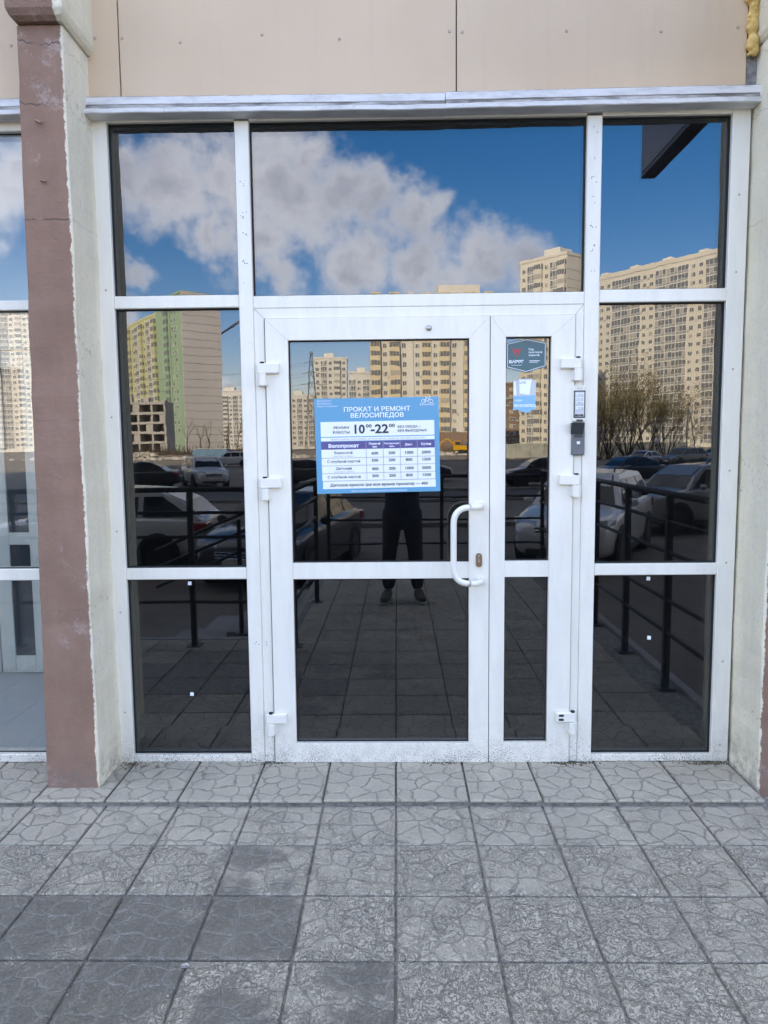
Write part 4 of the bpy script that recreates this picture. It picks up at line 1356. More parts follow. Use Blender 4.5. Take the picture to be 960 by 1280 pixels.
for s, nm in ((-1, 'l'), (1, 'r')):
    K['hip' + nm] = (pp(s * 0.095, 0, 0.88), 0.10)
    fx = -0.14 if s < 0 else 0.14
    K['knee' + nm] = (pp((s * 0.105 + fx) / 2, 0.02, 0.49), 0.062)
    K['calf' + nm] = (pp((s * 0.105 + fx * 2) / 3, -0.005, 0.36), 0.056)
    K['ank' + nm] = (pp(fx, -0.01, 0.09), 0.040)
    K['ball' + nm] = (pp(fx + s * 0.03, 0.11, 0.045), 0.038, 0.03)
    K['toe' + nm] = (pp(fx + s * 0.045, 0.18, 0.035), 0.034, 0.024)
    Ed += [('pelvis', 'hip' + nm), ('hip' + nm, 'knee' + nm), ('knee' + nm, 'calf' + nm), ('calf' + nm, 'ank' + nm), ('ank' + nm, 'ball' + nm), ('ball' + nm, 'toe' + nm)]
    K['sh' + nm] = (pp(s * 0.175, 0.0, 1.415), 0.062)
    K['elb' + nm] = (pp(s * 0.235, 0.06, 1.13), 0.046)
    wx = HANDX + s * 0.085
    K['wri' + nm] = (pp(wx + s * 0.012, HANDY - 0.085, HANDZ - 0.075), 0.028, 0.022)
    K['palm' + nm] = (pp(wx - s * 0.012, HANDY - 0.042, HANDZ - 0.035), 0.036, 0.016)
    K['knu' + nm] = (pp(wx - s * 0.020, HANDY - 0.022, HANDZ - 0.005), 0.036, 0.014)
    Ed += [('upper', 'sh' + nm), ('sh' + nm, 'elb' + nm), ('elb' + nm, 'wri' + nm), ('wri' + nm, 'palm' + nm), ('palm' + nm, 'knu' + nm)]
    for f in range(4):                    # fingers curl behind the phone
        z = HANDZ + 0.030 - f * 0.021
        ln = (0.9, 1.0, 0.95, 0.78)[f]
        a = pp(wx - s * 0.010, HANDY - 0.012, z)
        b2 = pp(wx - s * (0.018 + 0.008 * ln), HANDY + 0.014, z + 0.002)
        c2_ = pp(wx - s * (0.030 + 0.022 * ln), HANDY + 0.016, z + 0.001)
        K['f%d0%s' % (f, nm)] = (a, 0.0095); K['f%d1%s' % (f, nm)] = (b2, 0.0085); K['f%d2%s' % (f, nm)] = (c2_, 0.0075)
        Ed += [('knu' + nm, 'f%d0%s' % (f, nm)), ('f%d0%s' % (f, nm), 'f%d1%s' % (f, nm)), ('f%d1%s' % (f, nm), 'f%d2%s' % (f, nm))]
    K['t0' + nm] = (pp(wx - s * 0.020, HANDY - 0.050, HANDZ - 0.010), 0.013)
    K['t1' + nm] = (pp(wx - s * 0.038, HANDY - 0.036, HANDZ + 0.010), 0.010)
    K['t2' + nm] = (pp(wx - s * 0.050, HANDY - 0.018, HANDZ + 0.022), 0.0085)
    Ed += [('palm' + nm, 't0' + nm), ('t0' + nm, 't1' + nm), ('t1' + nm, 't2' + nm)]
body = skin_obj('body', (K, Ed), M['skin'], per)
# jacket: torso to mid thigh, sleeves to the wrists
J = {'w': (pp(0, 0.0, 1.06), 0.178, 0.142), 'c': (pp(0, 0.012, 1.26), 0.19, 0.15), 'u': (pp(0, 0.0, 1.40), 0.15, 0.115), 'n': (pp(0, 0.005, 1.475), 0.082, 0.078),
     'h': (pp(0, 0.0, 0.88), 0.185, 0.150), 'hem': (pp(0, 0.0, 0.66), 0.192, 0.155)}
JE = [('w', 'c'), ('c', 'u'), ('u', 'n'), ('w', 'h'), ('h', 'hem')]
for s, nm in ((-1, 'l'), (1, 'r')):
    wx = HANDX + s * 0.085
    J['s' + nm] = (pp(s * 0.185, 0.0, 1.405), 0.085)
    J['e' + nm] = (pp(s * 0.243, 0.055, 1.125), 0.068)
    J['k' + nm] = (pp(wx + s * 0.03, HANDY - 0.12, HANDZ - 0.105), 0.043)
    JE += [('u', 's' + nm), ('s' + nm, 'e' + nm), ('e' + nm, 'k' + nm)]
skin_obj('jacket', (J, JE), M['jacket'], per)
for s in (-1, 1):
    fx = -0.14 if s < 0 else 0.14
    T = {'a': (pp(s * 0.088, 0, 0.92), 0.108), 'b': (pp(s * 0.10, 0.005, 0.70), 0.098), 'k': (pp((s * 0.105 + fx) / 2, 0.022, 0.49), 0.077), 'c': (pp((s * 0.105 + fx * 2) / 3, 0.0, 0.32), 0.071), 'd': (pp(fx, -0.008, 0.10), 0.064)}
    skin_obj('trouser_leg', (T, [('a', 'b'), ('b', 'k'), ('k', 'c'), ('c', 'd')]), M['jeans'], per)
    Sh = {'a': (pp(fx, -0.045, 0.062), 0.045, 0.052), 'b': (pp(fx + s * 0.008, 0.01, 0.07), 0.050, 0.060), 'c': (pp(fx + s * 0.03, 0.11, 0.05), 0.050, 0.040), 'd': (pp(fx + s * 0.046, 0.20, 0.042), 0.042, 0.030)}
    sh = skin_obj('shoe', (Sh, [('b', 'a'), ('b', 'c'), ('c', 'd')]), M['shoe'], per)
    b = MB()
    op = [(-0.036, -0.085), (0.036, -0.085), (0.046, 0.02), (0.054, 0.12), (0.040, 0.215), (0.0, 0.240), (-0.034, 0.215), (-0.044, 0.12), (-0.040, 0.02)]
    sv = [(fx + x + s * 0.22 * max(y, 0), y, z) for z in (0.002, 0.024) for x, y in op]
    k9 = len(op)
    b.add(sv, [tuple(reversed(range(k9))), tuple(range(k9, 2 * k9))] + [(i, (i + 1) % k9, (i + 1) % k9 + k9, i + k9) for i in range(k9)])
    b.build('sole', M['sole'], sh, local=True)
Hh = {'a': (pp(0, 0.0, 1.725), 0.082, 0.098), 'b': (pp(0, -0.03, 1.66), 0.080, 0.078), 'c': (pp(0, -0.038, 1.59), 0.062, 0.05), 'd': (pp(0, 0.055, 1.755), 0.062, 0.042)}
skin_obj('hair', (Hh, [('a', 'b'), ('b', 'c'), ('a', 'd')]), M['hair'], per)
for s in (-1, 1):
    b = MB(); b.ball((s * 0.031, 0.108, 1.662), 0.0125, 10, 8); e_ = b.build('eye', M['eye'], per, smooth=True, local=True)
    b = MB(); b.ball((s * 0.031, 0.1175, 1.662), 0.006, 8, 6); b.build('iris', M['hair'], e_, local=True)
    b = MB(); b.ball((s * 0.083, 0.015, 1.635), 0.030, 10, 8, sq=(0.32, 0.62, 1.0)); b.build('ear', M['skin'], per, smooth=True, local=True)
    b = MB(); b.tube([(s * 0.014, 0.121, 1.686), (s * 0.031, 0.123, 1.690), (s * 0.048, 0.112, 1.684)], 0.0045, 6); b.build('eyebrow', M['hair'], per, local=True)
M['lip'] = mat('lips', (0.42, 0.18, 0.15), 0.5)
b = MB(); b.tube([(-0.024, 0.104, 1.583), (-0.010, 0.112, 1.587), (0, 0.113, 1.585), (0.010, 0.112, 1.587), (0.024, 0.104, 1.583)], [0.003, 0.0065, 0.006, 0.0065, 0.003], 6); b.build('mouth', M['lip'], per, local=True)

phx, phy, phz = PX + HANDX, PY + HANDY, HANDZ
ph = empty('smartphone', (0.0, -3.185, 1.36), 'black smartphone held up by the person in the navy jacket', 'phone')
b = MB(); b.box((-0.028, -3.187, 1.352), (0.050, -3.178, 1.512), 0.004); b.build('case', M['phone'], ph)
b = MB(); b.box((-0.012, -3.1785, 1.462), (0.012, -3.1762, 1.502), 0.003); lens_ = b.build('camera_bump', M['phone'], ph)
M['screen'] = mat('glossy_screen', (0.02, 0.022, 0.03), 0.08)
b = MB(); b.box((-0.025, -3.1885, 1.356), (0.047, -3.1868, 1.508), 0.002); b.build('screen', M['screen'], ph)

# ------------------------------------------------------------------ cars
def paint_fn(t, p):
    oc = t.n('ShaderNodeObjectInfo').outputs['Color']
    t.link(oc, p.inputs['Base Color'])
    p.inputs['Coat Weight'].default_value = 0.6
    p.inputs['Coat Roughness'].default_value = 0.05


M['paint'] = mat('car_paint', rough=0.35, metal=0.25, fn=paint_fn)
M['carglass'] = mat('car_window', (0.018, 0.022, 0.026), 0.04)
M['tyre'] = mat('tyre_rubber', (0.018, 0.018, 0.018), 0.85)
M['alloy'] = mat('alloy', (0.42, 0.43, 0.45), 0.35, 0.9)
M['chrome'] = mat('chrome', (0.75, 0.76, 0.78), 0.12, 1.0)
M['blackplastic'] = mat('black_plastic', (0.02, 0.02, 0.021), 0.55)
M['lampglass'] = mat('headlamp_glass', (0.55, 0.58, 0.62), 0.1, 0.3)
M['redlamp'] = mat('tail_lamp_red', (0.35, 0.02, 0.02), 0.15)
M['plate'] = mat('number_plate', (0.7, 0.7, 0.68), 0.4)

SPEC = {
    'sedan': dict(L=4.55, W=1.79, H=1.46, zs=1.0, A=.235, B=.05, C=-.19, D=-.385, deck=.99, r=.325),
    'hatch': dict(L=4.30, W=1.79, H=1.50, zs=1.02, A=.25, B=.06, C=-.30, D=-.475, deck=1.02, r=.33),
    'suv': dict(L=4.62, W=1.86, H=1.68, zs=1.17, A=.235, B=.08, C=-.37, D=-.480, deck=1.13, r=.365),
}


def wheel_parts(o, x, y, r, s):
    b = MB()
    pr = [(0.62, 0.085), (0.93, 0.105), (1.0, 0.075), (1.0, -0.075), (0.93, -0.105), (0.62, -0.085)]
    n_ = 22
    vs, fs = [], []
    for k in range(n_):
        a = 2 * math.pi * k / n_
        for q, dy in pr:
            vs.append((x + r * q * math.cos(a), y + dy, r + r * q * math.sin(a)))
    for k in range(n_):
        for j in range(6):
            fs.append((k * 6 + j, k * 6 + (j + 1) % 6, ((k + 1) % n_) * 6 + (j + 1) % 6, ((k + 1) % n_) * 6 + j))
    b.add(vs, fs)
    w = b.build('wheel', M['tyre'], o, smooth=False, local=True)
    b = MB()
    yo = y + s * 0.082
    b.tube([(x, y - s * 0.04, r), (x, y + s * 0.055, r)], r * 0.63, 22)
    for k in range(5):
        a = 2 * math.pi * k / 5 + 0.3
        a2 = a + 0.34
        p = [(x + r * 0.12 * math.cos(a - .8), yo, r + r * 0.12 * math.sin(a - .8)), (x + r * 0.66 * math.cos(a), yo - s * .012, r + r * 0.66 * math.sin(a)),
             (x + r * 0.66 * math.cos(a2), yo - s * .012, r + r * 0.66 * math.sin(a2)), (x + r * 0.12 * math.cos(a + 1.1), yo, r + r * 0.12 * math.sin(a + 1.1))]
        q = [(px, py - s * 0.03, pz) for px, py, pz in p]
        b.add(p + q, [(0, 1, 2, 3), (0, 4, 5, 1), (1, 5, 6, 2), (2, 6, 7, 3), (3, 7, 4, 0)])
    b.build('rim', M['alloy'], w, local=True)


def make_car(kind):
    q = SPEC[kind]
    L, Wd, H, zs, rw = q['L'], q['W'] / 2, q['H'], q['zs'], q['r']
    o = bpy.data.objects.new('parked_car', None)
    COL.objects.link(o)
    boxy = kind != 'sedan'
    st = [(-.500, .40, .74, .80, .80), (-.488, .30, .84, .92, .91), (-.43, .24, .90, .985, .97), (-.30, .22, .93, 1.0, 1.0), (-.1, .20, .92, .99, 1.0), (.10, .20, .90, .97, 1.0), (.23, .20, .88, .95, 1.0),
          (.32, .21, .84, .905, .985), (.41, .22, .77, .83, .955), (.465, .24, .69, .755, .89), (.49, .29, .60, .67, .80), (.500, .36, .52, .56, .70)]
    if boxy:
        st[0] = (-.500, .40, .80, .90, .86); st[1] = (-.488, .30, .90, 1.0, .94)
    vs, fs = [], []
    for fx, zb, zm, zt, w in st:
        ww = Wd * w
        zb_, zm_, zt_ = zb * (1 + (zs - 1) * .6), zm * zs, zt * zs
        half = [(0.0, zb_), (ww * .55, zb_), (ww * .90, zb_ + .015), (ww * .985, zb_ + .10), (ww * 1.0, (zb_ + zm_) / 2), (ww * .985, zm_ - .04), (ww * .955, zm_ + .01), (ww * .86, zt_ - .015), (ww * .45, zt_ + .012), (0.0, zt_ + .018)]
        ring = half + [(-y, z) for y, z in reversed(half[1:-1])]
        vs += [(fx * L, y, z) for y, z in ring]
    K_ = 18
    for i in range(len(st) - 1):
        for k in range(K_):
            fs.append((i * K_ + k, i * K_ + (k + 1) % K_, (i + 1) * K_ + (k + 1) % K_, (i + 1) * K_ + k))
    fs += [tuple(reversed(range(K_))), tuple((len(st) - 1) * K_ + k for k in range(K_))]
    b = MB(); b.add(vs, fs)
    body = b.build('body', M['paint'], o, smooth=True, local=True)
    ss = body.modifiers.new('smooth', 'SUBSURF'); ss.levels = ss.render_levels = 1
    zb = q['deck'] * (0.93 if not boxy else 0.955)
    wb, wr = Wd * .90, Wd * .67
    A, B_, C_, D = q['A'] * L, q['B'] * L, q['C'] * L, q['D'] * L
    mid = (B_ + C_) / 2
    prof = [(A, zb - .03), ((A + B_) / 2 + .04, (zb + H) / 2 + .02), (B_, H - .045), (mid, H), (C_, H - .06), ((C_ + D) / 2 - (.02 if not boxy else .05), (zb + H) / 2 + .02), (D, zb - .03)]

    def yat(z):
        return wb + (wr - wb) * max(0, (z - zb)) / (H - zb)
    vs, fs = [], []
    for x, z in prof:
        y = yat(z)
        vs += [(x, -y, z - .0), (x, -y * .80, z + .02 if z > zb + .3 else z), (x, y * .80, z + .02 if z > zb + .3 else z), (x, y, z)]
    for i in range(len(prof) - 1):
        for k in range(3):
            fs.append((i * 4 + k, i * 4 + k + 1, i * 4 + 5 + k, i * 4 + 4 + k))
    fs += [tuple(i * 4 for i in range(len(prof))), tuple(i * 4 + 3 for i in reversed(range(len(prof))))]
    b = MB(); b.add(vs, fs)
    b.build('roof', M['paint'], o, smooth=False, local=True)
    if boxy and kind == 'suv':
        for s in (-1, 1):
            b = MB(); b.tube([(B_ - .1, s * wr * .86, H + .0), (B_ - .2, s * wr * .86, H + .065), (C_ + .25, s * wr * .86, H + .065), (C_ + .12, s * wr * .86, H - .01)], .016, 6)
            b.build('roof_rail', M['blackplastic'], o, local=True)
    # glass, standing just proud of the shell
    e = .010

    def lerp(p, r_, f): return (p[0] + (r_[0] - p[0]) * f, p[1] + (r_[1] - p[1]) * f)
    for nm, (p0, p1, p2), sg in (('windscreen', prof[0:3], 1), ('rear_window', prof[6:3:-1], -1)):
        a0, a2 = lerp(p0, p1, .16), lerp(p1, p2, .88)
        rows = [a0, p1, a2]
        vs = []
        for x, z in rows:
            y = yat(z) * .86
            vs += [(x + sg * e * 1.6, -y, z + e), (x + sg * e * 1.6, y, z + e)]
        b = MB(); b.add(vs, [(0, 2, 3, 1), (2, 4, 5, 3)]); b.build(nm, M['carglass'], o, local=True)
    zt_, zl = H - .135, zb + .03

    def xf(z):   # windscreen line
        return A + (B_ - A) * (z - zb) / (H - zb) - .10

    def xr(z):
        return D + (C_ - D) * (z - zb) / (H - zb) + .13
    cuts = [(xf, lambda z: .02 * L - 0.03 * L), (lambda z: -.028 * L, lambda z: -.215 * L if boxy else -.20 * L)]
    cuts.append((lambda z: -.238 * L if boxy else -.215 * L, xr))
    for s in (-1, 1):
        for f1, f0 in cuts:
            pts = []
            tops = zt_ if not (f0 is xr and not boxy) else zt_ - .08
            for z, f in ((zl, f0), (zl, f1), (tops, f1), (tops, f0)):
                pts.append((f(z), s * (yat(z) + e), z))
            if pts[1][0] - pts[0][0] < .05: continue
            b = MB(); b.add(pts, [(0, 1, 2, 3) if s < 0 else (3, 2, 1, 0)])
            b.build('side_window', M['carglass'], o, local=True)
        for hx in (.045 * L, -.19 * L):
            b = MB(); b.box((hx - .10, s * (Wd * .975) - .018, .80 * zs), (hx + .08, s * (Wd * .975) + .03, .83 * zs), .008); b.build('door_handle', M['paint'], o, local=True)
        b = MB(); b.ball((A - .30, s * (Wd + .06), zb + .06), .11, 10, 8, sq=(.55, .95, .70)); b.build('wing_mirror', M['paint'], o, smooth=True, local=True)
        b = MB()
        b.add([(L * .482, s * Wd * .42, .66 * zs), (L * .455, s * Wd * .86, .69 * zs), (L * .405, s * Wd * .945, .72 * zs), (L * .405, s * Wd * .955, .80 * zs - .02), (L * .445, s * Wd * .84, .79 * zs), (L * .474, s * Wd * .46, .745 * zs),
               (L * .40, s * Wd * .3, .70 * zs)], [(0, 1, 4, 5), (1, 2, 3, 4), (5, 4, 3, 6), (0, 5, 6), (0, 6, 2, 1)])
        for i, v in enumerate(b.v[:6]):
            b.v[i] = (v[0] + .030, v[1] * 1.018, v[2])
        b.build('headlight', M['lampglass'], o, local=True)
        b = MB(); b.box((-L * .5 - .004, s * Wd * .50, .72 * zs), (-L * .445, s * Wd * .955, .88 * zs), .02); b.build('tail_light', M['redlamp'], o, local=True)
        for wx in (.305 * L, -.30 * L):
            b = MB(); b.tube([(wx, s * (Wd - .20), rw), (wx, s * (Wd + .004), rw)], rw + .06, 20); b.build('wheel_arch', M['blackplastic'], o, local=True)
            wheel_parts(o, wx, s * (Wd - .085), rw, s)
        b = MB(); b.box((-.20 * L, s * Wd * .96 - .02, .22), (.205 * L, s * Wd * .985 + .01, .34), .01); b.build('side_skirt', M['blackplastic'], o, local=True)
    b = MB(); b.box((L * .44, -Wd * .46, .50 * zs), (L * .497, Wd * .46, .655 * zs), .02); gr = b.build('grille', M['blackplastic'], o, local=True)
    b = MB()
    for k in range(3): b.box((L * .47, -Wd * .44, (.525 + .042 * k) * zs), (L * .503, Wd * .44, (.540 + .042 * k) * zs), .004)
    b.build('grille_bar', M['chrome'], gr, local=True)
    b = MB(); b.box((L * .45, -Wd * .62, .28), (L * .502, Wd * .62, .40), .02); b.build('air_intake', M['blackplastic'], o, local=True)
    b = MB(); b.box((L * .48, -.26, .42 * zs), (L * .508, .26, .42 * zs + .11), .004); b.build('number_plate', M['plate'], o, local=True)
    b = MB(); b.box((-L * .508, -.26, .62 * zs), (-L * .48, .26, .62 * zs + .11), .004); b.build('number_plate', M['plate'], o, local=True)
    b = MB(); b.box((-L * .504, -Wd * .8, .30), (-L * .47, Wd * .8, .42), .02); b.build('rear_bumper', M['blackplastic'], o, local=True)
    return o


PROTO = {}
CARG = 'cars parked in front of the terrace'


def put_car(kind, x, y, hx, hy, col, label, z=None):
    if kind not in PROTO:
        PROTO[kind] = o = make_car(kind)
    else:
        o = copy_tree(PROTO[kind])
    o.location = (x, y, Z_ROAD if z is None else z)
    o.rotation_euler = (0, 0, math.atan2(hy, hx))
    tag(o, label, 'car', CARG)
    for ch in o.children:
        if ch.name.split('.')[0] in ('body', 'roof', 'door_handle', 'wing_mirror'):
            ch.color = (*col, 1)
    return o


put_car('hatch', -5.55, -10.05, -1.0, 0.03, (0.74, 0.74, 0.72), 'white hatchback standing side on behind the left terrace railing')
put_car('sedan', -1.98, -9.75, -0.20, 0.98, (0.014, 0.018, 0.024), 'glossy black saloon facing the terrace next to the white hatchback')
put_car('suv', 3.85, -11.1, -0.47, 0.88, (0.74, 0.74, 0.73), 'white off road car facing the terrace to the right of the walkway')
put_car('suv', 7.75, -15.3, -0.93, 0.37, (0.33, 0.33, 0.32), 'grey estate car with roof rails behind the white off road car')
put_car('suv', -10.6, -36.0, 0.45, 0.88, (0.58, 0.58, 0.57), 'silver off road car standing alone across the yard on the left')
put_car('sedan', -13.8, -34.5, -1.0, 0.10, (0.02, 0.022, 0.026), 'dark saloon at the far left of the yard')
put_car('hatch', -17.8, -38.5, -1.0, 0.15, (0.10, 0.105, 0.11), 'dark grey hatchback behind the dark saloon at far left')
put_car('hatch', 7.6, -34.5, -1.0, 0.12, (0.016, 0.016, 0.02), 'black hatchback on the far side of the road right of the walkway')
put_car('sedan', 12.9, -37.0, -0.9, 0.3, (0.03, 0.03, 0.045), 'dark blue saloon beside the black hatchback across the road')
put_car('sedan', -4.8, -37.5, 0.95, 0.2, (0.06, 0.055, 0.05), 'brown saloon across the road left of the walkway')
put_car('hatch', 1.2, -40.0, 1.0, 0.05, (0.02, 0.02, 0.022), 'black hatchback across the road straight ahead of the door')
put_car('sedan', 16.6, -33.5, -1.0, 0.05, (0.022, 0.022, 0.028), 'dark saloon in front of the bare willow bushes')
put_car('sedan', 22.6, -62.5, -0.8, 0.6, (0.66, 0.66, 0.65), 'white saloon beside the bare willow bushes')
put_car('suv', 25.9, -62.0, -0.85, 0.5, (0.09, 0.10, 0.095), 'dark green off road car right of the white saloon')
put_car('suv', 30.2, -64.5, -0.9, 0.3, (0.30, 0.31, 0.33), 'grey off road car at the end of the row by the lamp post')
put_car('hatch', 36.5, -78.0, -1.0, 0.1, (0.70, 0.70, 0.69), 'white hatchback far off beyond the lamp post')
put_car('hatch', 41.5, -79.5, -1.0, 0.0, (0.72, 0.71, 0.70), 'white hatchback farthest right beyond the lamp post')
put_car('suv', -17.6, -72.5, -1.0, 0.2, (0.66, 0.67, 0.68), 'white off road car beside the blue container')

# ------------------------------------------------------------------ buildings across the yard
M['bglass'] = mat('hazy_window_glass', (0.17, 0.185, 0.20), 0.25)
M['bpanel'] = mat('frosted_parapet_glass', (0.30, 0.31, 0.31), 0.35)
M['bcurtain'] = mat('pale_curtained_glass', (0.40, 0.39, 0.36), 0.4)
M['ac'] = mat('cooler_unit', (0.55, 0.55, 0.53), 0.6)
M['btrim'] = mat('white_window_frames', (0.68, 0.68, 0.66), 0.6)


def fac_mat(name, a, b2, line=True):
    def fn(t, p):
        v = pos(t)
        f = t.ramp(t.noise(v, 0.05, 5, 0.6), 0.3, 0.7)
        col = t.mix(f, c4(a), c4(b2))
        t.link(col, p.inputs['Base Color'])
    return mat(name, rough=0.85, fn=fn)


M['w_cream'] = fac_mat('cream_render', (0.61, 0.59, 0.525), (0.65, 0.63, 0.565))
M['w_yellow'] = fac_mat('yellow_render', (0.62, 0.535, 0.375), (0.66, 0.575, 0.415))
M['w_white'] = fac_mat('white_render', (0.60, 0.60, 0.57), (0.66, 0.66, 0.63))
M['w_grey'] = fac_mat('grey_panel', (0.52, 0.51, 0.50), (0.57, 0.56, 0.55))
M['w_green'] = fac_mat('green_panel', (0.24, 0.37, 0.26), (0.28, 0.41, 0.29))
M['w_lime'] = fac_mat('yellow_green_panel', (0.47, 0.49, 0.29), (0.53, 0.54, 0.34))
M['w_brown'] = fac_mat('brown_brick', (0.22, 0.15, 0.11), (0.26, 0.18, 0.135))
M['w_conc'] = fac_mat('raw_concrete', (0.34, 0.335, 0.32), (0.40, 0.39, 0.37))
M['w_seam'] = mat('panel_joint', (0.16, 0.15, 0.14), 0.9)


def norm2(a, b2):
    l = math.hypot(a, b2)
    return (a / l, b2 / l)


RB = random.Random(77)


class Tower:
    def __init__(s, label, loc, group='tower blocks across the yard'):
        s.o = empty('tower_block', (loc[0], loc[1], Z_ROAD), label, 'building', group)
        s.mb = {}

    def g(s, part, m):
        if m == 'bglass' and part != 'opening' and RB.random() < 0.16:
            part, m = 'curtained_pane', 'bcurtain'
        return s.mb.setdefault((part, m), MB())

    def block(s, P, U, N, L, depth, z1, m, z0=Z_ROAD, parapet=0.9, part='wall'):
        b = MB(); b.obox(P, U, N, 0, L, -depth, 0, z0, z1); b.build(part, M[m], s.o)
        if parapet:
            b = MB(); b.obox(P, U, N, -0.15, L + 0.15, -depth - 0.15, 0.15, z1 + 0.003, z1 + parapet); b.build('parapet', M[m], s.o)

    def face(s, P, U, N, pattern, bw, nf, fh, z0, m_wall, m_balc, openb=False):
        a = 0.0
        for ch in pattern:
            w = bw[ch]
            if ch in 'wW':
                ww = w * (0.52 if ch == 'w' else 0.7)
                for i in range(nf):
                    z = z0 + i * fh + 0.95
                    c = a + w / 2
                    s.g('window_frame', 'btrim').obox(P, U, N, c - ww / 2, c + ww / 2, -0.05, 0.06, z, z + 1.5)
                    s.g('window_pane', 'bglass').obox(P, U, N, c - ww / 2 + .10, c - .04, -0.04, 0.085, z + .10, z + 1.4)
                    s.g('window_pane', 'bglass').obox(P, U, N, c + .04, c + ww / 2 - .10, -0.04, 0.085, z + .10, z + 1.4)
                    if RB.random() < 0.12:
                        s.g('cooler', 'ac').obox(P, U, N, c + ww / 2 + .1, c + ww / 2 + .9, 0, .4, z - .2, z + .4)
            elif ch in 'bB':
                d = 1.1 if ch == 'b' else 0.35
                s.g('balcony', m_balc).obox(P, U, N, a + .12, a + w - .12, -0.02, d, z0 + 0.3, z0 + nf * fh + 0.2)
                for i in range(nf):
                    z = z0 + i * fh + 1.25
                    gl = s.g('balcony_glazing', 'bglass')
                    n_ = 3
                    for k in range(n_):
                        q0, q1 = a + .22 + (w - .44) * k / n_, a + .22 + (w - .44) * (k + 1) / n_
                        gl.obox(P, U, N, q0 + .05, q1 - .05, d - 0.05, d + 0.05, z, z + 1.5)
                    gl.obox(P, U, N, a + .06, a + w - .06, 0.15, d - 0.15, z, z + 1.5)
            elif ch == 'l':          # fully glazed loggia column
                s.g('loggia_frame', 'btrim').obox(P, U, N, a + .05, a + w - .05, -0.02, 0.25, z0 + .2, z0 + nf * fh)
                for i in range(nf):
                    z = z0 + i * fh
                    for k in range(3):
                        q0, q1 = a + .10 + (w - .2) * k / 3, a + .10 + (w - .2) * (k + 1) / 3
                        s.g('window_pane', 'bglass').obox(P, U, N, q0 + .09, q1 - .09, 0.1, 0.29, z + 1.12, z + fh - .14)
                        s.g('lower_pane', 'bpanel').obox(P, U, N, q0 + .09, q1 - .09, 0.1, 0.285, z + .22, z + .98)
            elif ch == 'p':
                s.g('pilaster', m_wall).obox(P, U, N, a, a + w, -0.02, 0.35, z0, z0 + nf * fh + .4)
            elif ch == 'o':          # open concrete bay
                for i in range(nf):
                    s.g('opening', 'bglass').obox(P, U, N, a + .45, a + w - .45, -0.05, 0.03, z0 + i * fh + .5, z0 + i * fh + 2.5)
            a += w

    def seams(s, P, U, N, L, nf, fh, z0, m='w_seam'):
        for i in range(1, nf):
            s.g('panel_joint', m).obox(P, U, N, 0.05, L - .05, -0.02, 0.03, z0 + i * fh - .06, z0 + i * fh + .06)

    def roofbox(s, P, U, N, a0, a1, n0, n1, z0, z1, m):
        b = MB(); b.obox(P, U, N, a0, a1, n0, n1, z0, z1); b.build('roof_house', M[m], s.o)

    def done(s):
        for (part, m), b in s.mb.items():
            tag(b.build(part, M[m], s.o), kind='stuff')


FH = 2.95
BW = dict(w=3.3, W=4.2, b=3.6, B=3.4, l=4.6, p=1.5, o=4.4, e=2.6)

# green and lime slab with a blank grey gable, far left
P = (-77.0, -257.0); U = norm2(-0.6, -0.8); N = norm2(-0.8, 0.6); N2 = norm2(0.6, 0.8)
t = Tower('tall green apartment block with a blank grey end wall and a lower yellow green wing', P)
t.block(P, U, N, 26, 15, 55.6, 'w_green')
t.face(P, U, N, 'ewwpbw', {**BW, 'e': 4.0}, 19, 2.85, 0.0, 'w_green', 'w_green')
Pg = (P[0] + N[0] * 0, P[1]); Ug = (-N[0], -N[1])
b = MB(); b.obox(P, Ug, (-U[0], -U[1]), 0.1, 15.0, 0.002, 0.5, Z_ROAD, 56.2); b.build('end_wall', M['w_grey'], t.o)
t.seams(P, Ug, (-U[0], -U[1]), 15, 20, 2.85, 0.0)
for k in range(len(t.mb[('panel_joint', 'w_seam')].v)):
    q = t.mb[('panel_joint', 'w_seam')].v[k]; t.mb[('panel_joint', 'w_seam')].v[k] = (q[0] - U[0] * .5, q[1] - U[1] * .5, q[2])
P2 = (P[0] + U[0] * 26.3, P[1] + U[1] * 26.3)
t.block(P2, U, N, 84, 15, 52.0, 'w_lime')
t.face(P2, U, N, 'bwlpwbwlwpbwlwbpwlwbwl', BW, 17, 2.95, 0.6, 'w_lime', 'w_lime')
t.done()

# white tower at the very left edge
P = (-186.0, -372.0); U = norm2(-1, 0.12); N = norm2(0.12, 1)
t = Tower('long white apartment block at the far left seen beside the mauve pillar', P)
t.block(P, U, N, 95, 16, 73, 'w_white')
t.face(P, U, N, 'lwBwlbwlwBwlbwlwBwlbwlwB', BW, 24, 2.95, 1.0, 'w_white', 'w_white')
t.roofbox(P, U, N, 8, 20, -12, -3, 73, 76, 'w_white')
t.done()

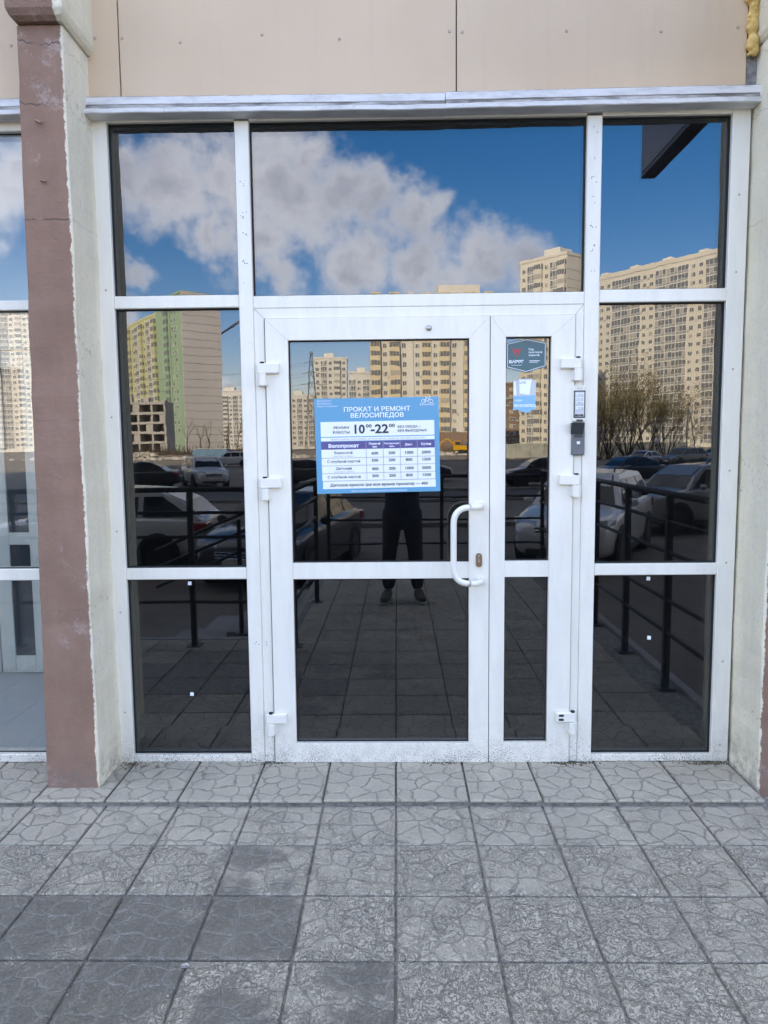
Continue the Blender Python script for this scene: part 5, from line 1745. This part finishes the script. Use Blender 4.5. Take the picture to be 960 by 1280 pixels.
# raw concrete shell of five storeys
shell = empty('building_shell', (-78.0, -216.0, Z_ROAD), 'unfinished five storey grey concrete building frame standing before the green block', 'building')
P = (-70.0, -214.0); U = norm2(-1, -0.12); N = norm2(-0.12, 1)
for i in range(6):
    b = MB(); b.obox(P, U, N, 0, 34, -6, 0.2, Z_ROAD + i * 3.0 + (0 if i else 0.02), Z_ROAD + i * 3.0 + 0.75 - (0.4 if i == 0 else 0)); b.build('floor_slab', M['w_conc'], shell)
b = MB()
for i in range(5):
    for k in range(9):
        b.obox(P, U, N, k * 4.18, k * 4.18 + 0.6 + (1.5 if (k + i) % 3 == 0 else 0), -5.8, 0.1, Z_ROAD + i * 3.0 + 0.752, Z_ROAD + i * 3.0 + 2.998)
tag(b.build('column', M['w_conc'], shell), kind='stuff')
b = MB()
for k in range(6):
    b.obox(P, U, N, 2 + k * 5.5, 3.6 + k * 5.5, -6, -4.5, Z_ROAD + 15.76, Z_ROAD + 16.5 + (k % 3) * .8)
tag(b.build('starter_wall', M['w_conc'], shell), kind='stuff')
b = MB(); b.obox(P, U, N, 0.3, 33.6, -5, -4.7, Z_ROAD + .4, Z_ROAD + 15); b.build('core_wall', M['w_conc'], shell)

# white towers behind
for lb, P, L, z, m, pat, dep in (('pair of slim white tower blocks far away between the grey gable and the door', (-128.0, -500.0), 24, 39, 'w_white', 'lwbwlwb', 16),
                                 ('small white tower block left of the lattice mast', (-62.0, -400.0), 16, 28.5, 'w_white', 'lwlwl', 14),
                                 ('grey white tower with a taller stair core left of the yellow block', (-39.8, -350.0), 16.0, 43, 'w_white', 'wlwbw', 15),
                                 ('lower grey white tower joined to the left side of the yellow block', (-23.0, -352.0), 13, 36, 'w_white', 'lwlw', 14)):
    U, N = norm2(1, -0.04), norm2(0.04, 1)
    t = Tower(lb, P)
    t.block(P, U, N, L, dep, z, m)
    nf = int((z - 1) / FH)
    t.face(P, U, N, pat, {**BW, 'l': L / len(pat), 'w': L / len(pat), 'b': L / len(pat)}, nf, FH, 0.8, m, m)
    t.roofbox(P, U, N, L * .3, L * .6, -9, -3, z, z + 3.2, m)
    if L == 24:
        b = MB(); b.obox(P, U, N, 24.2, 34, -14, -2, Z_ROAD, 31); b.build('wall', M['w_white'], t.o)
        t.face((P[0] + U[0] * 24.4 - N[0] * 2, P[1] + U[1] * 24.4 - N[1] * 2), U, N, 'lwl', {**BW, 'l': 3.2, 'w': 3.2}, 10, FH, .8, 'w_white', 'w_white')
    t.done()

# big yellow block straight ahead
P = (-8.2, -229.0); U = norm2(1, -0.05); N = norm2(0.05, 1)
t = Tower('broad yellow tower block with columns of glazed balconies straight ahead', P)
t.block(P, U, N, 41.5, 15, 47.5, 'w_cream')
t.face(P, U, N, 'bwbwpwBwbwpbwb', {**BW, 'b': 3.4, 'w': 2.75, 'B': 3.0, 'p': 1.6}, 16, 3.0, 1.2, 'w_white', 'w_yellow')
b = MB(); b.obox(P, U, N, 13, 41, 0.5, 3.5, Z_ROAD, 5.2); b.build('podium', M['w_brown'], t.o)
b = MB(); b.obox(P, U, N, 22.0, 35.5, -12, -1, 47.5, 52.0); b.build('roof_house', M['w_white'], t.o)
t.done()

# brown block glimpsed between the doors
P = (38.5, -297.0); U = norm2(1, -0.05); N = norm2(0.05, 1)
t = Tower('brown brick block with a grid of windows left of the corner tower', P)
t.block(P, U, N, 16, 14, 25.5, 'w_brown')
t.face(P, U, N, 'WWWW', {**BW, 'W': 4.0}, 8, 3.0, 0.8, 'w_brown', 'w_brown')
t.done()

# corner tower, cream
P = (56.0, -237.0); U = norm2(-0.69, -0.72); N = norm2(-0.72, 0.69)
t = Tower('cream corner tower with a plain panelled end wall left of the long cream block', P)
t.block(P, U, N, 18.5, 13, 62.5, 'w_cream', parapet=1.0)
t.face(P, U, N, 'blwblw', {**BW, 'b': 3.1, 'l': 3.2, 'w': 2.9}, 20, 3.0, 1.0, 'w_cream', 'w_cream')
t.seams(P, (-N[0], -N[1]), (-U[0], -U[1]), 13, 20, 3.0, 1.0)
t.roofbox(P, U, N, 4, 10, -9, -2, 63.5, 66, 'w_white')
t.done()

# long cream block on the right
P = (126.0, -225.0); U = norm2(-0.56, -0.83); N = norm2(-0.83, 0.56)
t = Tower('long cream apartment block with glazed loggias and small roof houses on the right', P)
t.block(P, U, N, 92, 14, 65.5, 'w_cream', parapet=1.6)
t.face(P, U, N, 'lllwwlllwwlllwwlllwwlll', {**BW, 'l': 4.5, 'w': 3.2}, 21, 3.0, 1.0, 'w_cream', 'w_cream')
for k in range(6):
    t.roofbox(P, U, N, 6 + k * 14.5, 9.5 + k * 14.5, -7, -3.5, 67.2, 68.9, 'w_white')
t.done()

# ------------------------------------------------------------------ trees
M['bark'] = mat('bark', rough=0.9, fn=grain((0.055, 0.045, 0.032), (0.095, 0.075, 0.05), 3, 5))
M['bud'] = mat('yellow_green_buds', rough=0.8, fn=grain((0.165, 0.14, 0.055), (0.24, 0.195, 0.08), 2, 3))
M['twig'] = mat('ochre_twigs', rough=0.9, fn=grain((0.13, 0.095, 0.05), (0.19, 0.14, 0.075), 2, 3))


def tree(name, label, x, y, h, spread, stems, seed, buds=1200, group='bare trees across the yard', z=Z_ROAD):
    r = random.Random(seed)
    o = empty(name, (x, y, z), label, 'tree', group)
    tr, tw = MB(), MB()
    tips = []

    def grow(p, d, ln, rad, depth, mb):
        q = [p]
        k = 3
        for i in range(k):
            d = (d + Vector((r.gauss(0, .10), r.gauss(0, .10), r.gauss(0.06, .06)))).normalized()
            p = p + d * ln / k
            q.append(p)
        mb.tube(q, [rad * (1 - .18 * i) for i in range(k + 1)], 5 if depth < 2 else 3, cap=False)
        if depth >= 3:
            tips.append((p, d, ln))
            return
        nb = r.choice((3, 3, 4)) if depth < 2 else 3
        for i in range(nb):
            f = r.uniform(0.4, 1.0)
            base = q[0].lerp(q[-1], f) if i else q[-1]
            a = r.uniform(0, 6.28)
            dd = (d + Vector((math.cos(a), math.sin(a), 0.25)) * r.uniform(.25, .6)).normalized()
            grow(base, dd, ln * r.uniform(.5, .72), rad * .5, depth + 1, tw if depth >= 1 else tr)
    for i in range(stems):
        a = 2 * math.pi * i / max(stems, 1) + r.uniform(-.4, .4)
        lean = r.uniform(.08, .62) * spread if stems > 1 else 0.03
        d = Vector((math.cos(a) * lean, math.sin(a) * lean, 1)).normalized()
        grow(Vector((math.cos(a) * .25, math.sin(a) * .25, 0)) if stems > 1 else Vector((0, 0, 0)), d, h * r.uniform(.36, .60), h * (.0062 if stems > 1 else .018), 0, tr)
    tr.build('trunk', M['bark'], o, local=True)
    tw.build('limbs', M['twig'], o, local=True)
    cr = MB()
    for i in range(buds):
        p, d, ln = r.choice(tips)
        c = p - d * ln * r.uniform(0, .9) + Vector((r.gauss(0, .42), r.gauss(0, .42), r.gauss(0, .42)))
        s = r.uniform(.04, .11)
        a = Vector((r.gauss(0, 1), r.gauss(0, 1), r.gauss(0, 1))).normalized() * s
        b2 = a.orthogonal().normalized() * s * .7
        cr.add([c - a, c + b2, c + a, c - b2], [(0, 1, 2, 3)])
    cr.build('crown', M['bud'], o, local=True)
    return o


for i, (lb, x, y, h, st, bu) in enumerate((('left end of the budding willow thicket before the cream block', 26.2, -90.5, 9.6, 15, 3000), ('tallest budding willow bush with dark stems in the middle of the thicket', 30.6, -92.0, 11.2, 17, 3400),
                                          ('budding willow bush just left of the tallest one in the thicket', 28.3, -93.0, 10.6, 15, 3000), ('right half of the budding willow thicket beside the lamp post', 33.0, -91.2, 10.4, 15, 3000),
                                          ('right end of the budding willow thicket by the two poles', 35.8, -92.5, 9.0, 13, 2000), ('thin willow bush standing apart at the right of the thicket', 39.4, -94.0, 6.5, 6, 700))):
    tree('willow_bush', lb, x, y, h, 1.15, st, 40 + i, bu, 'budding willow bushes in front of the cream block')
for i in range(9):
    x, y = -58.0 + i * 3.1 + random.uniform(-.8, .8), -196 + random.uniform(-6, 6)
    tree('bare_tree', 'thin bare tree in the row below the grey gable', x, y, random.uniform(7, 11), .6, 1, 70 + i, 60)
# far low scrub under the towers
M['scrub'] = mat('brown_scrub', rough=0.95, fn=grain((0.10, 0.075, 0.05), (0.17, 0.13, 0.085), 0.4, 5))
b = MB()
r_ = random.Random(4)
for i in range(2600):
    x = r_.uniform(-75, -35) if i % 2 else r_.uniform(-20, 60)
    y = -185 + r_.gauss(0, 5) if i % 2 else -205 + r_.gauss(0, 5)
    h = abs(r_.gauss(0, 1.3)) + .4
    p = Vector((x, y, Z_ROAD)); q = p + Vector((r_.gauss(0, .4), r_.gauss(0, .4), h))
    b.tube([p, q], [.07, .02], 3, cap=False)
tag(b.build('scrub', M['scrub']), kind='stuff')

# ------------------------------------------------------------------ yard clutter far off
M['debris'] = mat('pale_rubble', rough=0.95, fn=grain((0.34, 0.32, 0.28), (0.50, 0.47, 0.42), 0.8, 5))
b = MB()
for i in range(1500):
    c = r_.choice(((-44, -118, 9), (-30, -120, 8), (-55, -124, 8), (-22, -126, 7), (5, -134, 12), (30, -128, 12)))
    x, y = c[0] + r_.gauss(0, c[2] * .5), c[1] + r_.gauss(0, 3)
    hh = max(0, 1.6 - abs(x - c[0]) / c[2] * 2 - abs(y - c[1]) * .3)
    s = r_.uniform(.15, .65)
    b.ball((x, y, Z_ROAD + r_.uniform(0, 1) * hh + .05), s, 5, 4, sq=(r_.uniform(.6, 1.5), 1, r_.uniform(.4, .9)))
tag(b.build('rubble', M['debris']), kind='stuff')
M['cont_blue'] = mat('faded_blue_steel', rough=0.6, fn=grain((0.10, 0.24, 0.38), (0.16, 0.31, 0.45), 1.5, 5))
ct = empty('container', (-28.0, -105.0, Z_ROAD), 'faded blue steel site container behind the silver off road car', 'container')
b = MB(); b.box((-30.6, -106.2, Z_ROAD + .12), (-25.4, -103.8, 1.05), .05); b.build('shell', M['cont_blue'], ct)
for k in range(19):
    x = -30.45 + k * .27
    b = MB(); b.box((x, -103.83, Z_ROAD + .3), (x + .12, -103.74, .93), .02); b.build('rib', M['cont_blue'], ct)
b = MB(); b.box((-30.65, -106.3, 1.053), (-25.35, -103.7, 1.13), .02); b.build('roof', M['w_white'], ct)

M['loader'] = mat('machine_yellow', (0.62, 0.33, 0.02), 0.45)
ex = empty('excavator', (13.2, -146.0, Z_ROAD), 'small yellow excavator standing before the yellow block', 'excavator')
for dy in (0, 1.5):
    b = MB()
    pl = [(11.7, Z_ROAD + .35), (12.0, Z_ROAD), (14.4, Z_ROAD), (14.8, Z_ROAD + .35), (14.4, Z_ROAD + .7), (12.0, Z_ROAD + .7)]
    b.prism(pl, -146.9 + dy, -146.4 + dy); b.build('track', M['tyre'], ex)
b = MB(); b.box((11.8, -146.9, Z_ROAD + .75), (14.9, -145.0, Z_ROAD + 1.75), .1); b.build('superstructure', M['loader'], ex)
b = MB(); b.box((12.0, -146.3, Z_ROAD + 1.76), (13.3, -145.05, Z_ROAD + 2.9), .08); cb = b.build('cab', M['loader'], ex)
b = MB(); b.box((12.1, -145.04, Z_ROAD + 1.95), (13.2, -145.0, Z_ROAD + 2.75), .02); b.build('cab_window', M['winglass'], cb)
b = MB(); b.tube([(12.4, -146.6, Z_ROAD + 1.7), (10.6, -146.6, Z_ROAD + 3.2), (9.2, -146.6, Z_ROAD + 2.3)], [.24, .2, .16], 6); b.build('boom', M['loader'], ex)
b = MB(); b.tube([(9.2, -146.6, Z_ROAD + 2.3), (9.0, -146.6, Z_ROAD + .7)], [.15, .12], 6); b.build('dipper', M['loader'], ex)
b = MB(); b.prism([(8.5, Z_ROAD + .1), (9.3, Z_ROAD + .1), (9.3, Z_ROAD + .8), (8.8, Z_ROAD + .8)], -147.0, -146.2); b.build('bucket', M['tyre'], ex)

M['graf'] = mat('painted_fence_panel', rough=0.8, fn=grain((0.26, 0.30, 0.28), (0.44, 0.43, 0.40), 0.9, 6))
fe = empty('site_fence', (20.0, -100.0, Z_ROAD), 'grey stained sheet fence across the yard below the corner tower', 'fence')
for k in range(14):
    x = 13.0 + k * 2.05
    b = MB(); b.box((x, -100.05, Z_ROAD + .1), (x + 2.0, -99.98, Z_ROAD + 2.1 + .05 * (k % 3)), .02); b.build('sheet', M['graf'], fe)
for k in range(15):
    x = 12.96 + k * 2.05
    b = MB(); b.box((x - .04, -100.15, Z_ROAD), (x + .04, -100.06, Z_ROAD + 2.2)); b.build('post', M['rail'], fe)

kb = empty('kiosk', (11.0, -92.0, Z_ROAD), 'low site hut with a pale flat roof across the yard', 'hut')
b = MB(); b.box((9.5, -93.5, Z_ROAD), (14.0, -90.5, 1.35), .04); b.build('wall', M['w_brown'], kb)
b = MB(); b.box((9.1, -93.9, 1.353), (14.5, -90.1, 1.55), .04); b.build('roof', M['w_white'], kb)
b = MB(); b.box((10.2, -90.49, -.2), (11.4, -90.44, .9), .02); b.build('window', M['winglass'], kb)
b = MB(); b.box((12.4, -90.49, Z_ROAD + .05), (13.3, -90.44, 1.2), .02); b.build('door', M['w_grey'], kb)

lp = empty('lamp_post', (25.3, -67.0, Z_ROAD), 'short post with a white globe lamp beside the willow bushes', 'lamp')
b = MB(); b.tube([(25.3, -67.0, Z_ROAD), (25.3, -67.0, 1.25)], [.06, .045], 8); b.build('post', M['rail'], lp)
b = MB(); b.ball((25.3, -67.0, 1.5), .26, 14, 10); b.build('globe', M['white'], lp, smooth=True)
for lb, x, y, h, lean in (('left one of the two thin grey poles right of the willow bushes', 32.6, -78.0, 6.2, 0.0), ('leaning one of the two thin grey poles right of the willow bushes', 34.0, -78.5, 5.6, -.9)):
    b = MB(); b.tube([(x, y, Z_ROAD), (x + lean, y, Z_ROAD + h)], [.09, .06], 8)
    po = b.thing('pole', M['w_conc'], lb, 'pole', loc=(x, y, Z_ROAD))

# lattice mast and its wires
ms = empty('power_pylon', (-35.0, -297.0, Z_ROAD), 'grey lattice power mast left of the grey white tower', 'pylon')
b = MB()
H_ = 40.5
zz = [H_ * (1 - (1 - i / 9) ** 1.15) for i in range(10)]


def leg(c, z):
    w = 2.6 * (1 - z / H_) + .35
    return (-35.0 + c[0] * w, -297.0 + c[1] * w, Z_ROAD + z)


cs = ((-1, -1), (1, -1), (1, 1), (-1, 1))
for i in range(9):
    for k in range(4):
        b.tube([leg(cs[k], zz[i]), leg(cs[k], zz[i + 1])], .11, 4, cap=False)
        b.tube([leg(cs[k], zz[i]), leg(cs[(k + 1) % 4], zz[i + 1])], .06, 3, cap=False)
        b.tube([leg(cs[(k + 1) % 4], zz[i]), leg(cs[k], zz[i + 1])], .06, 3, cap=False)
b.build('lattice', M['w_seam'], ms)
for z, w in ((27, 4.6), (31.5, 3.8), (36, 3.0)):
    b = MB(); b.tube([(-35 - w, -297, Z_ROAD + z), (-35, -297, Z_ROAD + z + .8), (-35 + w, -297, Z_ROAD + z)], .12, 4); b.build('cross_arm', M['w_seam'], ms)
for z, w in ((27, 4.6), (31.5, 3.8), (36, 3.0)):
    for s in (-1, 1):
        p0, p1 = Vector((-35 + s * w, -297, Z_ROAD + z)), Vector((-150 + s * w, -240, Z_ROAD + z - 6))
        pts = []
        for i in range(17):
            f = i / 16
            q = p0.lerp(p1, f); q.z -= 11 * 4 * f * (1 - f) * .5
            pts.append(q)
        b = MB(); b.tube(pts, .045, 3, cap=False); b.build('wire', M['w_seam'], ms)

# tower crane with its jib over the gap
cr_ = empty('tower_crane', (-50.5, -277.0, Z_ROAD), 'red tower crane with its jib sloping down beside the grey gable', 'crane')
M['crane_red'] = mat('faded_red_steel', (0.30, 0.10, 0.06), 0.6)
b = MB()
for c in cs:
    b.tube([(-50.5 + c[0] * .8, -277 + c[1] * .8, Z_ROAD), (-50.5 + c[0] * .8, -277 + c[1] * .8, 56)], .14, 4, cap=False)
for i in range(22):
    z = Z_ROAD + i * 2.55
    for k in range(4):
        p, q = cs[k], cs[(k + 1) % 4]
        b.tube([(-50.5 + p[0] * .8, -277 + p[1] * .8, z), (-50.5 + q[0] * .8, -277 + q[1] * .8, z + 2.5)], .07, 3, cap=False)
b.build('mast', M['crane_red'], cr_)
b = MB()
j0, j1 = Vector((-50.5, -277, 54.6)), Vector((-68.9, -276.8, 43.6))
dj = (j1 - j0)
for dz, dy in ((0, -.6), (0, .6), (1.1, 0)):
    b.tube([j0 + Vector((0, dy, dz)), j1 + Vector((0, dy * .6, dz * .3))], .13, 4)
for i in range(12):
    f0, f1 = i / 12, (i + 1) / 12
    b.tube([j0 + dj * f0 + Vector((0, .5, 0)), j0 + dj * f1 + Vector((0, 0, 1.1 - .7 * f1))], .07, 3, cap=False)
    b.tube([j0 + dj * f0 + Vector((0, 0, 1.1 - .7 * f0)), j0 + dj * f1 + Vector((0, -.5, 0))], .07, 3, cap=False)
b.build('jib', M['crane_red'], cr_)
b = MB(); b.box((-50.0, -277.8, 54.5), (-44.5, -276.2, 56.2), .1); b.build('counterweight', M['w_conc'], cr_)
b = MB(); b.box((-51.3, -276.2, 52.4), (-49.8, -274.9, 54.3), .08); b.build('cab', M['w_white'], cr_)

# bracket sign fixed to the right pillar, mirrored in the top pane
sb = empty('bracket_sign', (1.56, -0.9, 3.1), 'dark box sign on a bracket high on the right pillar', 'sign')
b = MB(); b.box((1.515, -1.36, 3.098), (1.605, -0.40, 3.75), .006); b.build('casing', M['signbox'], sb)
for s, x in ((-1, 1.515), (1, 1.605)):
    b = MB(); b.box((x - .004, -1.335, 3.125), (x + .004, -0.425, 3.725), .002); b.build('face', M['signface'], sb)
for z in (3.25, 3.6):
    b = MB(); b.tube([(1.56, -0.31, z), (1.56, -0.398, z)], .018, 8); b.build('bracket_arm', M['rail'], sb)
